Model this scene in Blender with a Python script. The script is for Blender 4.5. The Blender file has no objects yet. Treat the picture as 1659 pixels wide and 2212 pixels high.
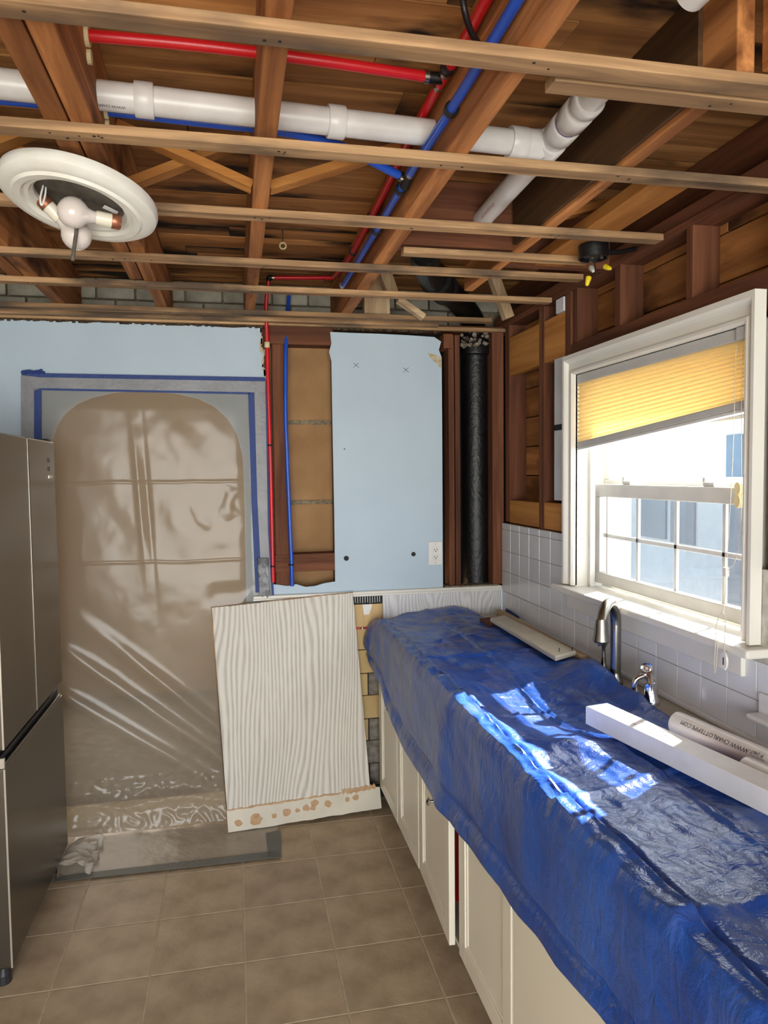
import bpy, bmesh, math, random
from mathutils import Vector, Matrix, noise
random.seed(7)
S = bpy.context.scene
COL = S.collection
R = math.radians
V = Vector

# ------------------------------------------------------------------ camera
YAW, PIT, ROL, FPX, CAMH = R(11.65), R(3.083), R(-.638), 1564.5, 1.63
fw = V((math.sin(YAW)*math.cos(PIT), math.cos(YAW)*math.cos(PIT), -math.sin(PIT)))
r0 = V((math.cos(YAW), -math.sin(YAW), 0)); u0 = r0.cross(fw)
rt = math.cos(ROL)*r0 + math.sin(ROL)*u0; up = -math.sin(ROL)*r0 + math.cos(ROL)*u0
CAM = V((0, 0, CAMH))
cd = bpy.data.cameras.new('camera'); cam = bpy.data.objects.new('camera', cd); COL.objects.link(cam)
cam.matrix_world = Matrix(((rt.x, up.x, -fw.x, 0), (rt.y, up.y, -fw.y, 0), (rt.z, up.z, -fw.z, CAMH), (0, 0, 0, 1)))
cd.sensor_fit = 'VERTICAL'; cd.sensor_height = 24; cd.sensor_width = 18
cd.lens = 24*FPX/2212; cd.clip_start = .02
S.camera = cam

def ray(x, y): return (x-829.5)/FPX*rt - (y-1106)/FPX*up + fw
def onx(x, y, X): d = ray(x, y); return CAM + d*(X/d.x)
def ony(x, y, Y): d = ray(x, y); return CAM + d*(Y/d.y)
def onz(x, y, Z): d = ray(x, y); return CAM + d*((Z-CAMH)/d.z)

# ------------------------------------------------------------------ light
w = bpy.data.worlds.new('sky'); S.world = w; w.use_nodes = True
nt = w.node_tree; nt.nodes.clear()
o_ = nt.nodes.new('ShaderNodeOutputWorld'); bg = nt.nodes.new('ShaderNodeBackground')
sky = nt.nodes.new('ShaderNodeTexSky'); sky.sky_type = 'HOSEK_WILKIE'
SUN = V((1, .62, .93)).normalized()
sky.sun_direction = SUN; sky.turbidity = 3.5; sky.ground_albedo = .4
nt.links.new(sky.outputs[0], bg.inputs[0]); bg.inputs[1].default_value = 13
nt.links.new(bg.outputs[0], o_.inputs[0])
sl = bpy.data.lights.new('sun', 'SUN'); sl.energy = 32; sl.angle = R(.6); sl.color = (1, .95, .86)
so = bpy.data.objects.new('sun', sl); COL.objects.link(so); so.location = (6, 4, 6)
so.rotation_euler = (-SUN).to_track_quat('-Z', 'Y').to_euler()
def area(name, loc, aim, sx, sy, watts, col=(1, 1, 1)):
    l = bpy.data.lights.new(name, 'AREA'); l.shape = 'RECTANGLE'; l.size = sx; l.size_y = sy; l.energy = watts; l.color = col
    o = bpy.data.objects.new(name, l); COL.objects.link(o); o.location = loc
    o.rotation_euler = (V(aim)-V(loc)).to_track_quat('-Z', 'Y').to_euler()
    return o
area('rear_fill_light', (-.2, -2.55, 1.15), (-.2, 0, 1.25), 2.3, 2.0, 125, (1, .97, .92))  # added fill lamp behind the camera, no such source known
area('window_daylight', (1.62, 2.2, 1.62), (0, 2.1, 1.0), .95, .9, 14, (.86, .93, 1))
area('hall_fill_light', (-.9, 5.2, 1.5), (-.3, 4.0, 1.2), .8, 1.6, 12, (1, .9, .75))  # unseen lamp added to keep the hall behind the sheet from going dark
S.view_settings.view_transform = 'Standard'; S.view_settings.look = 'None'
S.view_settings.gamma = 1; S.view_settings.use_curve_mapping = False
S.view_settings.exposure = 0.45

# ------------------------------------------------------------------ materials
def lin(c):
    return tuple(((v/255)/12.92 if v/255 <= .04045 else ((v/255+.055)/1.055)**2.4) for v in c)
def newmat(name):
    m = bpy.data.materials.new(name); m.use_nodes = True
    n = m.node_tree.nodes; n.clear()
    o = n.new('ShaderNodeOutputMaterial'); b = n.new('ShaderNodeBsdfPrincipled')
    m.node_tree.links.new(b.outputs[0], o.inputs[0])
    return m, n, m.node_tree.links, b, o
def ramp(n, stops):
    r = n.new('ShaderNodeValToRGB'); e = r.color_ramp.elements
    while len(e) < len(stops): e.new(.5)
    for i, (p, c) in enumerate(stops):
        e[i].position = p; e[i].color = (*c, 1)
    return r
def coords(n, l, scale, rot=(0, 0, 0), kind='Object'):
    t = n.new('ShaderNodeTexCoord'); mp = n.new('ShaderNodeMapping')
    mp.inputs['Scale'].default_value = scale; mp.inputs['Rotation'].default_value = rot
    l.new(t.outputs[kind], mp.inputs[0]); return mp
def tint(n, l, src, amt):
    """per-object value shift, as boards and blocks differ"""
    oi = n.new('ShaderNodeObjectInfo'); mr = n.new('ShaderNodeMapRange')
    mr.inputs['To Min'].default_value = 1-amt; mr.inputs['To Max'].default_value = 1+amt
    l.new(oi.outputs['Random'], mr.inputs[0])
    h = n.new('ShaderNodeHueSaturation'); l.new(mr.outputs[0], h.inputs['Value']); l.new(src, h.inputs['Color'])
    return h.outputs[0]
def plain(name, c, rough=.5, metal=0, c2=None, scale=8, bump=0, bscale=60, spec=.5, vary=0, det=4, stretch=(1, 1, 1)):
    m, n, l, b, o = newmat(name)
    b.inputs['Roughness'].default_value = rough; b.inputs['Metallic'].default_value = metal
    b.inputs['Specular IOR Level'].default_value = spec
    mp = coords(n, l, stretch)
    nz = n.new('ShaderNodeTexNoise'); nz.inputs['Scale'].default_value = scale; nz.inputs['Detail'].default_value = det
    l.new(mp.outputs[0], nz.inputs[0])
    c1 = lin(c); c2 = lin(c2) if c2 else tuple(v*.88 for v in c1)
    r = ramp(n, [(.35, c2), (.65, c1)]); l.new(nz.outputs[0], r.inputs[0])
    src = r.outputs[0]
    if vary: src = tint(n, l, src, vary)
    l.new(src, b.inputs['Base Color'])
    if bump:
        nb = n.new('ShaderNodeTexNoise'); nb.inputs['Scale'].default_value = bscale; nb.inputs['Detail'].default_value = 5
        l.new(mp.outputs[0], nb.inputs[0])
        bp = n.new('ShaderNodeBump'); bp.inputs['Strength'].default_value = bump; bp.inputs['Distance'].default_value = .01
        l.new(nb.outputs[0], bp.inputs['Height']); l.new(bp.outputs[0], b.inputs['Normal'])
    return m
def wood(name, dark, light, axis, stain=None, rough=.72, fine=1.0, vary=.18, stain_amt=.62):
    m, n, l, b, o = newmat(name)
    b.inputs['Roughness'].default_value = rough; b.inputs['Specular IOR Level'].default_value = .25
    sc = [26*fine]*3; sc['XYZ'.index(axis)] = 1.6*fine
    mp = coords(n, l, sc)
    oi = n.new('ShaderNodeObjectInfo'); ad = n.new('ShaderNodeVectorMath'); ad.operation = 'ADD'
    cx = n.new('ShaderNodeCombineXYZ'); ml = n.new('ShaderNodeMath'); ml.operation = 'MULTIPLY'; ml.inputs[1].default_value = 37
    l.new(oi.outputs['Random'], ml.inputs[0])
    for i in range(3): l.new(ml.outputs[0], cx.inputs[i])
    l.new(mp.outputs[0], ad.inputs[0]); l.new(cx.outputs[0], ad.inputs[1])
    nz = n.new('ShaderNodeTexNoise'); nz.inputs['Scale'].default_value = 1; nz.inputs['Detail'].default_value = 6
    nz.inputs['Roughness'].default_value = .6; nz.inputs['Distortion'].default_value = .6
    l.new(ad.outputs[0], nz.inputs[0])
    mid = tuple((a+c)/2 for a, c in zip(dark, light))
    r = ramp(n, [(.3, lin(dark)), (.5, lin(mid)), (.68, lin(light))]); l.new(nz.outputs[0], r.inputs[0])
    src = r.outputs[0]
    if stain:
        sc2 = [5.0]*3; sc2['XYZ'.index(axis)] = 1.7
        mp2 = coords(n, l, sc2); n2 = n.new('ShaderNodeTexNoise'); n2.inputs['Scale'].default_value = 1.3; n2.inputs['Detail'].default_value = 5
        ad2 = n.new('ShaderNodeVectorMath'); ad2.operation = 'ADD'; l.new(mp2.outputs[0], ad2.inputs[0]); l.new(cx.outputs[0], ad2.inputs[1])
        l.new(ad2.outputs[0], n2.inputs[0])
        r2 = ramp(n, [(stain_amt-.06, (0, 0, 0)), (stain_amt+.08, (1, 1, 1))]); l.new(n2.outputs[0], r2.inputs[0])
        mx = n.new('ShaderNodeMix'); mx.data_type = 'RGBA'; mx.inputs[7].default_value = (*lin(stain), 1)
        l.new(r2.outputs[0], mx.inputs[0]); l.new(src, mx.inputs[6]); src = mx.outputs[2]
    src = tint(n, l, src, vary)
    l.new(src, b.inputs['Base Color'])
    bp = n.new('ShaderNodeBump'); bp.inputs['Strength'].default_value = .25; bp.inputs['Distance'].default_value = .004
    l.new(nz.outputs[0], bp.inputs['Height']); l.new(bp.outputs[0], b.inputs['Normal'])
    return m
def grained(name, lightc, darkc, freq=30, bump=.5, rough=.55, axis='Z', warp=.5, squash=.09, nscale=4.2):
    """white-washed plywood: raised cathedral grain"""
    m, n, l, b, o = newmat(name)
    b.inputs['Roughness'].default_value = rough
    sc = [1, 1, 1]; sc['XYZ'.index(axis)] = squash
    mp = coords(n, l, sc)
    nz = n.new('ShaderNodeTexNoise'); nz.inputs['Scale'].default_value = nscale; nz.inputs['Detail'].default_value = 2
    l.new(mp.outputs[0], nz.inputs[0])
    sx = n.new('ShaderNodeSeparateXYZ'); l.new(mp.outputs[0], sx.inputs[0])
    m1 = n.new('ShaderNodeMath'); m1.operation = 'MULTIPLY_ADD'; m1.inputs[1].default_value = freq*warp
    l.new(nz.outputs[0], m1.inputs[0])
    m2 = n.new('ShaderNodeMath'); m2.operation = 'MULTIPLY'; m2.inputs[1].default_value = freq
    l.new(sx.outputs[0 if axis != 'X' else 2], m2.inputs[0]); l.new(m2.outputs[0], m1.inputs[2])
    sn = n.new('ShaderNodeMath'); sn.operation = 'SINE'
    m3 = n.new('ShaderNodeMath'); m3.operation = 'MULTIPLY'; m3.inputs[1].default_value = 6.283
    l.new(m1.outputs[0], m3.inputs[0]); l.new(m3.outputs[0], sn.inputs[0])
    r = ramp(n, [(.12, lin(darkc)), (.62, lin(lightc))])
    mr = n.new('ShaderNodeMapRange'); mr.inputs[1].default_value = -1; l.new(sn.outputs[0], mr.inputs[0])
    # finer fibres break the bands up
    mp3 = coords(n, l, [70 if a_ != axis else 2.2 for a_ in 'XYZ']); n3 = n.new('ShaderNodeTexNoise'); n3.inputs['Scale'].default_value = 1; n3.inputs['Detail'].default_value = 4
    l.new(mp3.outputs[0], n3.inputs[0])
    mx3 = n.new('ShaderNodeMix'); mx3.inputs[0].default_value = .5; l.new(mr.outputs[0], mx3.inputs[2]); l.new(n3.outputs[0], mx3.inputs[3])
    l.new(mx3.outputs[0], r.inputs[0]); l.new(r.outputs[0], b.inputs['Base Color'])
    bp = n.new('ShaderNodeBump'); bp.inputs['Strength'].default_value = bump; bp.inputs['Distance'].default_value = .003
    l.new(mr.outputs[0], bp.inputs['Height']); l.new(bp.outputs[0], b.inputs['Normal'])
    return m
def film(name, c, alpha, rough=.25, tr=.5, bump=0, bscale=20, spec=.6):
    """thin sheet: part clear, part diffusing, glossy"""
    m, n, l, b, o = newmat(name)
    b.inputs['Base Color'].default_value = (*lin(c), 1); b.inputs['Roughness'].default_value = rough
    b.inputs['Specular IOR Level'].default_value = spec
    t = n.new('ShaderNodeBsdfTranslucent'); t.inputs[0].default_value = (*lin(c), 1)
    m1 = n.new('ShaderNodeMixShader'); m1.inputs[0].default_value = tr
    l.new(b.outputs[0], m1.inputs[1]); l.new(t.outputs[0], m1.inputs[2])
    tp = n.new('ShaderNodeBsdfTransparent'); m2 = n.new('ShaderNodeMixShader'); m2.inputs[0].default_value = alpha
    l.new(tp.outputs[0], m2.inputs[1]); l.new(m1.outputs[0], m2.inputs[2]); l.new(m2.outputs[0], o.inputs[0])
    if bump:
        mp = coords(n, l, (1, 1, 1)); nb = n.new('ShaderNodeTexNoise'); nb.inputs['Scale'].default_value = bscale; nb.inputs['Detail'].default_value = 3
        l.new(mp.outputs[0], nb.inputs[0])
        bp = n.new('ShaderNodeBump'); bp.inputs['Strength'].default_value = bump; bp.inputs['Distance'].default_value = .01
        l.new(nb.outputs[0], bp.inputs['Height']); l.new(bp.outputs[0], b.inputs['Normal'])
    return m
def glassmat(name):
    m, n, l, b, o = newmat(name); n.remove(b)
    g = n.new('ShaderNodeBsdfGlossy'); g.inputs['Roughness'].default_value = .02
    t = n.new('ShaderNodeBsdfTransparent'); fr = n.new('ShaderNodeLayerWeight'); pw = n.new('ShaderNodeMath'); pw.operation = 'POWER'; pw.inputs[1].default_value = 5; l.new(fr.outputs['Facing'], pw.inputs[0])
    ma = n.new('ShaderNodeMath'); ma.operation = 'MULTIPLY_ADD'; ma.inputs[1].default_value = .9; ma.inputs[2].default_value = .04; l.new(pw.outputs[0], ma.inputs[0])
    m1 = n.new('ShaderNodeMixShader'); l.new(ma.outputs[0], m1.inputs[0]); l.new(t.outputs[0], m1.inputs[1]); l.new(g.outputs[0], m1.inputs[2])
    l.new(m1.outputs[0], o.inputs[0]); return m

M = {}
for ax in 'XYZ':
    M['joist'+ax] = wood('joist_wood_'+ax, (112, 66, 34), (198, 134, 80), ax, stain=(80, 46, 26), fine=.8)
    M['strip'+ax] = wood('strip_wood_'+ax, (116, 88, 62), (196, 158, 116), ax, stain=(92, 76, 62), fine=.9, stain_amt=.56)
    M['stud'+ax] = wood('stud_wood_'+ax, (76, 44, 29), (128, 80, 54), ax, fine=.8)
    M['sheath'+ax] = wood('sheathing_wood_'+ax, (120, 76, 40), (180, 122, 70), ax, stain=(60, 36, 20), fine=.6)
    M['pale'+ax] = wood('pale_wood_'+ax, (150, 122, 92), (205, 180, 145), ax, fine=.8)
    M['ply'+ax] = wood('ply_wood_'+ax, (150, 92, 40), (206, 146, 78), ax, fine=.45)
M['subfloor'] = wood('subfloor_wood', (120, 76, 40), (200, 142, 84), 'X', stain=(36, 24, 16), fine=.5, vary=.22, stain_amt=.58)
M['cream_ply'] = wood('cream_board', (196, 164, 116), (226, 196, 146), 'Z', fine=.5, vary=.02)
M['nail'] = plain('dark_nail', (38, 30, 26), .7)
M['blue'] = plain('pale_blue_paint', (186, 203, 216), .6, c2=(181, 198, 212), scale=3, bump=.05, bscale=180, spec=.3)
M['gyp'] = plain('gypsum_edge', (206, 196, 170), .9, c2=(170, 150, 116), scale=40, bump=.6, bscale=90)
M['lath'] = plain('plaster_mesh', (92, 70, 46), .9, c2=(38, 28, 20), scale=70, bump=1, bscale=120)
M['brownblock'] = plain('brown_block', (164, 126, 84), .8, c2=(142, 106, 68), scale=5, bump=.1, vary=.06)
M['mortar'] = plain('mortar', (150, 136, 112), .95, c2=(110, 98, 78), scale=50, bump=.8, bscale=100)
M['brick'] = plain('cream_brick', (214, 184, 132), .85, c2=(200, 168, 114), scale=6, bump=.2, vary=.08)
M['greybrick'] = plain('grey_block', (150, 142, 130), .95, c2=(112, 104, 94), scale=30, bump=.6, vary=.1)
M['whiteblock'] = plain('white_block', (182, 178, 162), .9, c2=(142, 138, 124), scale=9, bump=.4, vary=.08)
M['black'] = plain('black_paint', (16, 16, 18), .45, bump=.15)
M['blackmatte'] = plain('black_adhesive', (20, 20, 24), .7)
M['iron'] = plain('tarred_iron', (14, 14, 17), .45, c2=(7, 7, 9), scale=14, bump=.35, bscale=50)
M['trim'] = plain('white_trim_paint', (232, 228, 218), .35, c2=(226, 222, 211), scale=3)
M['offwhite'] = plain('off_white_paint', (214, 206, 188), .5)
M['tile'] = plain('white_wall_tile', (226, 226, 226), .18, c2=(220, 220, 221), scale=3, vary=.03)
M['grout'] = plain('wall_grout', (206, 202, 194), .9, c2=(180, 174, 164), scale=30)
M['ftile'] = plain('brown_floor_tile', (190, 170, 140), .46, c2=(160, 140, 112), scale=7, bump=.12, bscale=40, vary=.07, det=8)
M['fgrout'] = plain('floor_grout', (204, 190, 162), .9, c2=(184, 170, 142), scale=30)
M['white'] = plain('white_plastic', (232, 230, 226), .35)
M['pvc'] = plain('white_pvc', (222, 218, 214), .32, c2=(206, 200, 196), scale=9)
M['redpex'] = plain('red_pex', (206, 22, 32), .32); M['bluepex'] = plain('blue_pex', (34, 82, 190), .32)
M['chrome'] = plain('chrome', (225, 225, 228), .1, 1); M['nickel'] = plain('brushed_nickel', (150, 146, 138), .26, 1)
M['copper'] = plain('crimp_ring', (160, 150, 140), .3, 1)
M['brass'] = plain('copper_socket', (168, 110, 84), .4, .7)
M['steel'] = plain('stainless_steel', (112, 107, 99), .27, .92, c2=(106, 101, 93), scale=2, bump=.02, bscale=4, stretch=(1, 1, .15))
M['steeledge'] = plain('polished_edge', (206, 200, 190), .25, .6)
M['darkgrey'] = plain('dark_grey_plastic', (40, 40, 42), .5)
M['cab'] = plain('cream_cabinet_paint', (232, 226, 208), .38, c2=(228, 221, 202), scale=2)
M['counter'] = plain('laminate_counter', (190, 180, 160), .4)
M['wash'] = grained('white_washed_ply', (216, 211, 200), (170, 163, 150), 46, .3, warp=.36, squash=.17, nscale=2.7)
M['washX'] = grained('white_washed_ply_wall', (222, 222, 222), (186, 184, 182), 46, .4, warp=.36, squash=.3, nscale=5)
M['glue'] = plain('old_glue', (196, 164, 128), .8, c2=(176, 140, 100), scale=40)
M['ducttape'] = plain('grey_duct_tape', (140, 142, 146), .42, bump=.2, bscale=50, c2=(122, 124, 128))
M['floortape'] = plain('grey_floor_tape', (110, 112, 108), .5, bump=.2, bscale=60)
M['bluetape'] = plain('blue_painters_tape', (36, 62, 128), .6, bump=.3, bscale=70)
M['plastic'] = film('milky_poly_sheet', (170, 162, 148), .52, .16, .35, bump=.25, bscale=6)
M['plasticfloor'] = film('milky_poly_floor', (204, 196, 182), .68, .25, .05, bump=.5, bscale=14)
M['hall'] = plain('beige_hall_paint', (196, 166, 122), .8)
M['glass'] = glassmat('window_glass')
M['screen'] = film('insect_screen_mesh', (120, 122, 124), .34, .8, 0, spec=.1)
M['shade'] = film('cellular_shade_fabric', (247, 231, 192), 1, .8, .55, spec=.1)
M['rail'] = plain('grey_white_rail', (200, 198, 192), .4)
M['vinyl'] = plain('white_vinyl', (232, 230, 224), .3)
M['cord'] = plain('cord', (214, 206, 188), .7)
M['bulb'] = plain('frosted_bulb', (216, 206, 200), .16, spec=.6)
M['plasterwhite'] = plain('white_plaster', (226, 224, 216), .5, c2=(218, 214, 204), scale=12, bump=.1)
M['dirty'] = plain('dirty_metal', (120, 114, 104), .6, .3, c2=(78, 72, 64), scale=12)
M['porcelain'] = plain('porcelain', (226, 218, 200), .3)
M['yellow'] = plain('yellow_plastic', (232, 206, 40), .4)
M['carton'] = plain('white_carton', (236, 236, 236), .55)
M['ink'] = plain('black_ink', (40, 38, 40), .7); M['redink'] = plain('red_ink', (170, 70, 70), .7)
M['ivory'] = plain('ivory_plastic', (222, 206, 160), .4)
M['paper'] = plain('white_paper', (240, 238, 234), .8)
M['foam'] = plain('white_foam_board', (222, 222, 224), .7, bump=.2)
M['plywall'] = wood('dark_ply', (46, 30, 18), (92, 64, 38), 'Y', fine=.4)
M['siding'] = plain('white_siding', (246, 246, 242), .7); M['extglass'] = plain('neighbour_glass', (120, 136, 154), .15)  # neighbour panes made paler, haze put into their colour
M['ground'] = plain('pale_ground', (176, 172, 160), .9, c2=(140, 140, 120), scale=2)
M['roofing'] = plain('roof_shingle', (96, 92, 90), .9)
M['room'] = plain('room_paint', (214, 208, 196), .8)
M['fluff'] = plain('broken_plaster', (150, 138, 120), .95, c2=(60, 50, 42), scale=40, bump=1)

# tarp: woven blue polyethylene
m, n, l, b, o = newmat('blue_tarp'); M['tarp'] = m
mp = coords(n, l, (1, 1, 1))
nz = n.new('ShaderNodeTexNoise'); nz.inputs['Scale'].default_value = 5; nz.inputs['Detail'].default_value = 6; l.new(mp.outputs[0], nz.inputs[0])
rr = ramp(n, [(.35, lin((22, 66, 150))), (.7, lin((44, 92, 178)))]); l.new(nz.outputs[0], rr.inputs[0])
mpd = coords(n, l, (8, 14, 2.2)); nd = n.new('ShaderNodeTexNoise'); nd.inputs['Scale'].default_value = 1; nd.inputs['Detail'].default_value = 6; nd.inputs['Distortion'].default_value = .8
l.new(mpd.outputs[0], nd.inputs[0])
sxy = n.new('ShaderNodeSeparateXYZ'); l.new(mp.outputs[0], sxy.inputs[0])
far = n.new('ShaderNodeMapRange'); far.inputs[1].default_value = .2; far.inputs[2].default_value = 1.7; far.inputs[3].default_value = .12; far.inputs[4].default_value = .85; l.new(sxy.outputs[1], far.inputs[0])
rd = ramp(n, [(.46, (0, 0, 0)), (.68, (1, 1, 1))]); l.new(nd.outputs[0], rd.inputs[0])
md_ = n.new('ShaderNodeMath'); md_.operation = 'MULTIPLY'; l.new(rd.outputs[0], md_.inputs[0]); l.new(far.outputs[0], md_.inputs[1])
mxd = n.new('ShaderNodeMix'); mxd.data_type = 'RGBA'; mxd.inputs[7].default_value = (*lin((112, 108, 112)), 1); l.new(md_.outputs[0], mxd.inputs[0]); l.new(rr.outputs[0], mxd.inputs[6]); l.new(mxd.outputs[2], b.inputs['Base Color'])
b.inputs['Roughness'].default_value = .30; b.inputs['Specular IOR Level'].default_value = .6
mpc = coords(n, l, (20, 26, 14)); nc = n.new('ShaderNodeTexNoise'); nc.inputs['Scale'].default_value = 1; nc.inputs['Detail'].default_value = 5; nc.inputs['Distortion'].default_value = 1.2
l.new(mpc.outputs[0], nc.inputs[0])
vw = n.new('ShaderNodeTexVoronoi'); vw.inputs['Scale'].default_value = 260; l.new(mp.outputs[0], vw.inputs[0])
b1 = n.new('ShaderNodeBump'); b1.inputs['Strength'].default_value = .6; b1.inputs['Distance'].default_value = .008; l.new(nc.outputs[0], b1.inputs['Height'])
b2 = n.new('ShaderNodeBump'); b2.inputs['Strength'].default_value = .18; b2.inputs['Distance'].default_value = .002; l.new(vw.outputs[0], b2.inputs['Height'])
l.new(b1.outputs[0], b2.inputs['Normal']); l.new(b2.outputs[0], b.inputs['Normal'])

# ------------------------------------------------------------------ mesh helpers
def bx(bm, x0, x1, y0, y1, z0, z1):
    if x0 > x1: x0, x1 = x1, x0
    if y0 > y1: y0, y1 = y1, y0
    if z0 > z1: z0, z1 = z1, z0
    v = [bm.verts.new(p) for p in ((x0, y0, z0), (x1, y0, z0), (x1, y1, z0), (x0, y1, z0), (x0, y0, z1), (x1, y0, z1), (x1, y1, z1), (x0, y1, z1))]
    for f in ((0, 3, 2, 1), (4, 5, 6, 7), (0, 1, 5, 4), (1, 2, 6, 5), (2, 3, 7, 6), (3, 0, 4, 7)): bm.faces.new([v[i] for i in f])
    return bm
def frame_of(d):
    d = d.normalized(); a = V((0, 0, 1)) if abs(d.z) < .9 else V((1, 0, 0))
    s = d.cross(a).normalized(); return s, s.cross(d).normalized()
def bar(bm, p0, p1, wdt, hgt, updir=None):
    """a rectangular bar from p0 to p1; hgt is measured along updir"""
    p0, p1 = V(p0), V(p1); d = (p1-p0).normalized()
    if updir is None: s, u = frame_of(d)
    else: u = V(updir); u = (u-d*u.dot(d)).normalized(); s = d.cross(u)
    v = []
    for p in (p0, p1):
        for a, c in ((-1, -1), (1, -1), (1, 1), (-1, 1)): v.append(bm.verts.new(p+s*a*wdt/2+u*c*hgt/2))
    for f in ((3, 2, 1, 0), (4, 5, 6, 7), (0, 1, 5, 4), (1, 2, 6, 5), (2, 3, 7, 6), (3, 0, 4, 7)): bm.faces.new([v[i] for i in f])
    return bm
def tube(bm, pts, r, n=12, cap=True):
    pts = [V(p) for p in pts]; rs = r if isinstance(r, (list, tuple)) else [r]*len(pts)
    rings = []; prev = None
    for i, p in enumerate(pts):
        a = pts[max(i-1, 0)]; c = pts[min(i+1, len(pts)-1)]; d = (c-a).normalized()
        if prev is None: s, u = frame_of(d)
        else:
            s = (prev - d*prev.dot(d))
            s = s.normalized() if s.length > 1e-6 else frame_of(d)[0]
            u = s.cross(d)
        prev = s
        rings.append([bm.verts.new(p + (s*math.cos(2*math.pi*k/n)+u*math.sin(2*math.pi*k/n))*rs[i]) for k in range(n)])
    for a, c in zip(rings, rings[1:]):
        for k in range(n): bm.faces.new((a[k], a[(k+1) % n], c[(k+1) % n], c[k]))
    if cap:
        bm.faces.new(rings[0][::-1]); bm.faces.new(rings[-1])
    return bm
def smooth_path(pts, k=6):
    """Catmull-Rom through the points"""
    pts = [V(p) for p in pts]; out = []
    for i in range(len(pts)-1):
        p0 = pts[max(i-1, 0)]; p1 = pts[i]; p2 = pts[i+1]; p3 = pts[min(i+2, len(pts)-1)]
        for j in range(k):
            t = j/k
            out.append(.5*((2*p1)+(p2-p0)*t+(2*p0-5*p1+4*p2-p3)*t*t+(-p0+3*p1-3*p2+p3)*t**3))
    return out+[pts[-1]]
def lathe(bm, prof, c=(0, 0, 0), n=48, mat=None):
    """profile (r, z) turned about z; closed where r is 0"""
    mat = mat or Matrix.Translation(V(c)); rings = []
    for r, z in prof:
        if r < 1e-6: rings.append([bm.verts.new(mat @ V((0, 0, z)))])
        else: rings.append([bm.verts.new(mat @ V((r*math.cos(2*math.pi*k/n), r*math.sin(2*math.pi*k/n), z))) for k in range(n)])
    for a, c_ in zip(rings, rings[1:]):
        for k in range(n):
            q = [a[k % len(a)], a[(k+1) % len(a)], c_[(k+1) % len(c_)], c_[k % len(c_)]]
            q = list(dict.fromkeys(q))
            if len(q) > 2: bm.faces.new(q)
    return bm
def poly_slab(bm, pts, off):
    """a polygon (3-D points, in order) thickened by the vector off"""
    off = V(off); a = [bm.verts.new(V(p)) for p in pts]; c = [bm.verts.new(V(p)+off) for p in pts]
    bm.faces.new(a); bm.faces.new(c[::-1]); k = len(a)
    for i in range(k): bm.faces.new((a[i], c[i], c[(i+1) % k], a[(i+1) % k]))
    return bm
def grid(bm, fn, nu, nv, thick=None):
    g = [[bm.verts.new(fn(i/nu, j/nv)) for j in range(nv+1)] for i in range(nu+1)]
    for i in range(nu):
        for j in range(nv): bm.faces.new((g[i][j], g[i+1][j], g[i+1][j+1], g[i][j+1]))
    return bm
def nb(): return bmesh.new()
def wloc(o):
    p = V((0, 0, 0))
    while o: p += o.location; o = o.parent
    return p
def obj(name, bm, mat, parent=None, bevel=0, smooth=False, local=False, solid=0):
    bmesh.ops.recalc_face_normals(bm, faces=bm.faces[:])
    me = bpy.data.meshes.new(name)
    xs = [v.co for v in bm.verts]
    lo = V((min(v.x for v in xs), min(v.y for v in xs), min(v.z for v in xs))); hi = V((max(v.x for v in xs), max(v.y for v in xs), max(v.z for v in xs)))
    base = V(((lo.x+hi.x)/2, (lo.y+hi.y)/2, lo.z))
    for v in bm.verts: v.co -= base
    bm.to_mesh(me); bm.free()
    o = bpy.data.objects.new(name, me); COL.objects.link(o); me.materials.append(M[mat] if isinstance(mat, str) else mat)
    o.location = base
    if parent:
        o.parent = parent
        if not local: o.location = base - wloc(parent)
    if smooth:
        for p in me.polygons: p.use_smooth = True
        try: me.set_sharp_from_angle(angle=R(38))
        except Exception: pass
    if solid:
        md = o.modifiers.new('thickness', 'SOLIDIFY'); md.thickness = solid; md.offset = 0
    if bevel:
        md = o.modifiers.new('bevel', 'BEVEL'); md.width = bevel; md.segments = 2; md.limit_method = 'ANGLE'
    return o
def tag(o, label, cat, group=None):
    o['label'] = label; o['category'] = cat
    if group: o['group'] = group
    return o
def struct(o, label=None, cat=None):
    o['kind'] = 'structure'
    if label: o['label'] = label
    if cat: o['category'] = cat
    return o
def thing(name, label, cat, loc, group=None):
    o = bpy.data.objects.new(name, None); COL.objects.link(o); o.location = loc; o.empty_display_size = .05
    return tag(o, label, cat, group)
def box(name, x0, x1, y0, y1, z0, z1, mat, parent=None, bevel=0):
    return obj(name, bx(nb(), x0, x1, y0, y1, z0, z1), mat, parent, bevel)
def like(o, loc, name=None, parent=None):
    c = o.copy(); COL.objects.link(c); c.location = loc
    if parent is not None: c.parent = parent
    return c
def text_mesh(body, size):
    """flat lettering as plain vertices / faces in its own xy plane"""
    cu = bpy.data.curves.new('lettering', 'FONT'); cu.body = body; cu.size = size; cu.align_x = 'CENTER'; cu.align_y = 'CENTER'; cu.resolution_u = 2
    t = bpy.data.objects.new('lettering', cu); COL.objects.link(t)
    me = t.to_mesh(); vs = [v.co.copy() for v in me.vertices]; fs = [tuple(p.vertices) for p in me.polygons]
    t.to_mesh_clear(); bpy.data.objects.remove(t); return vs, fs
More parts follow.
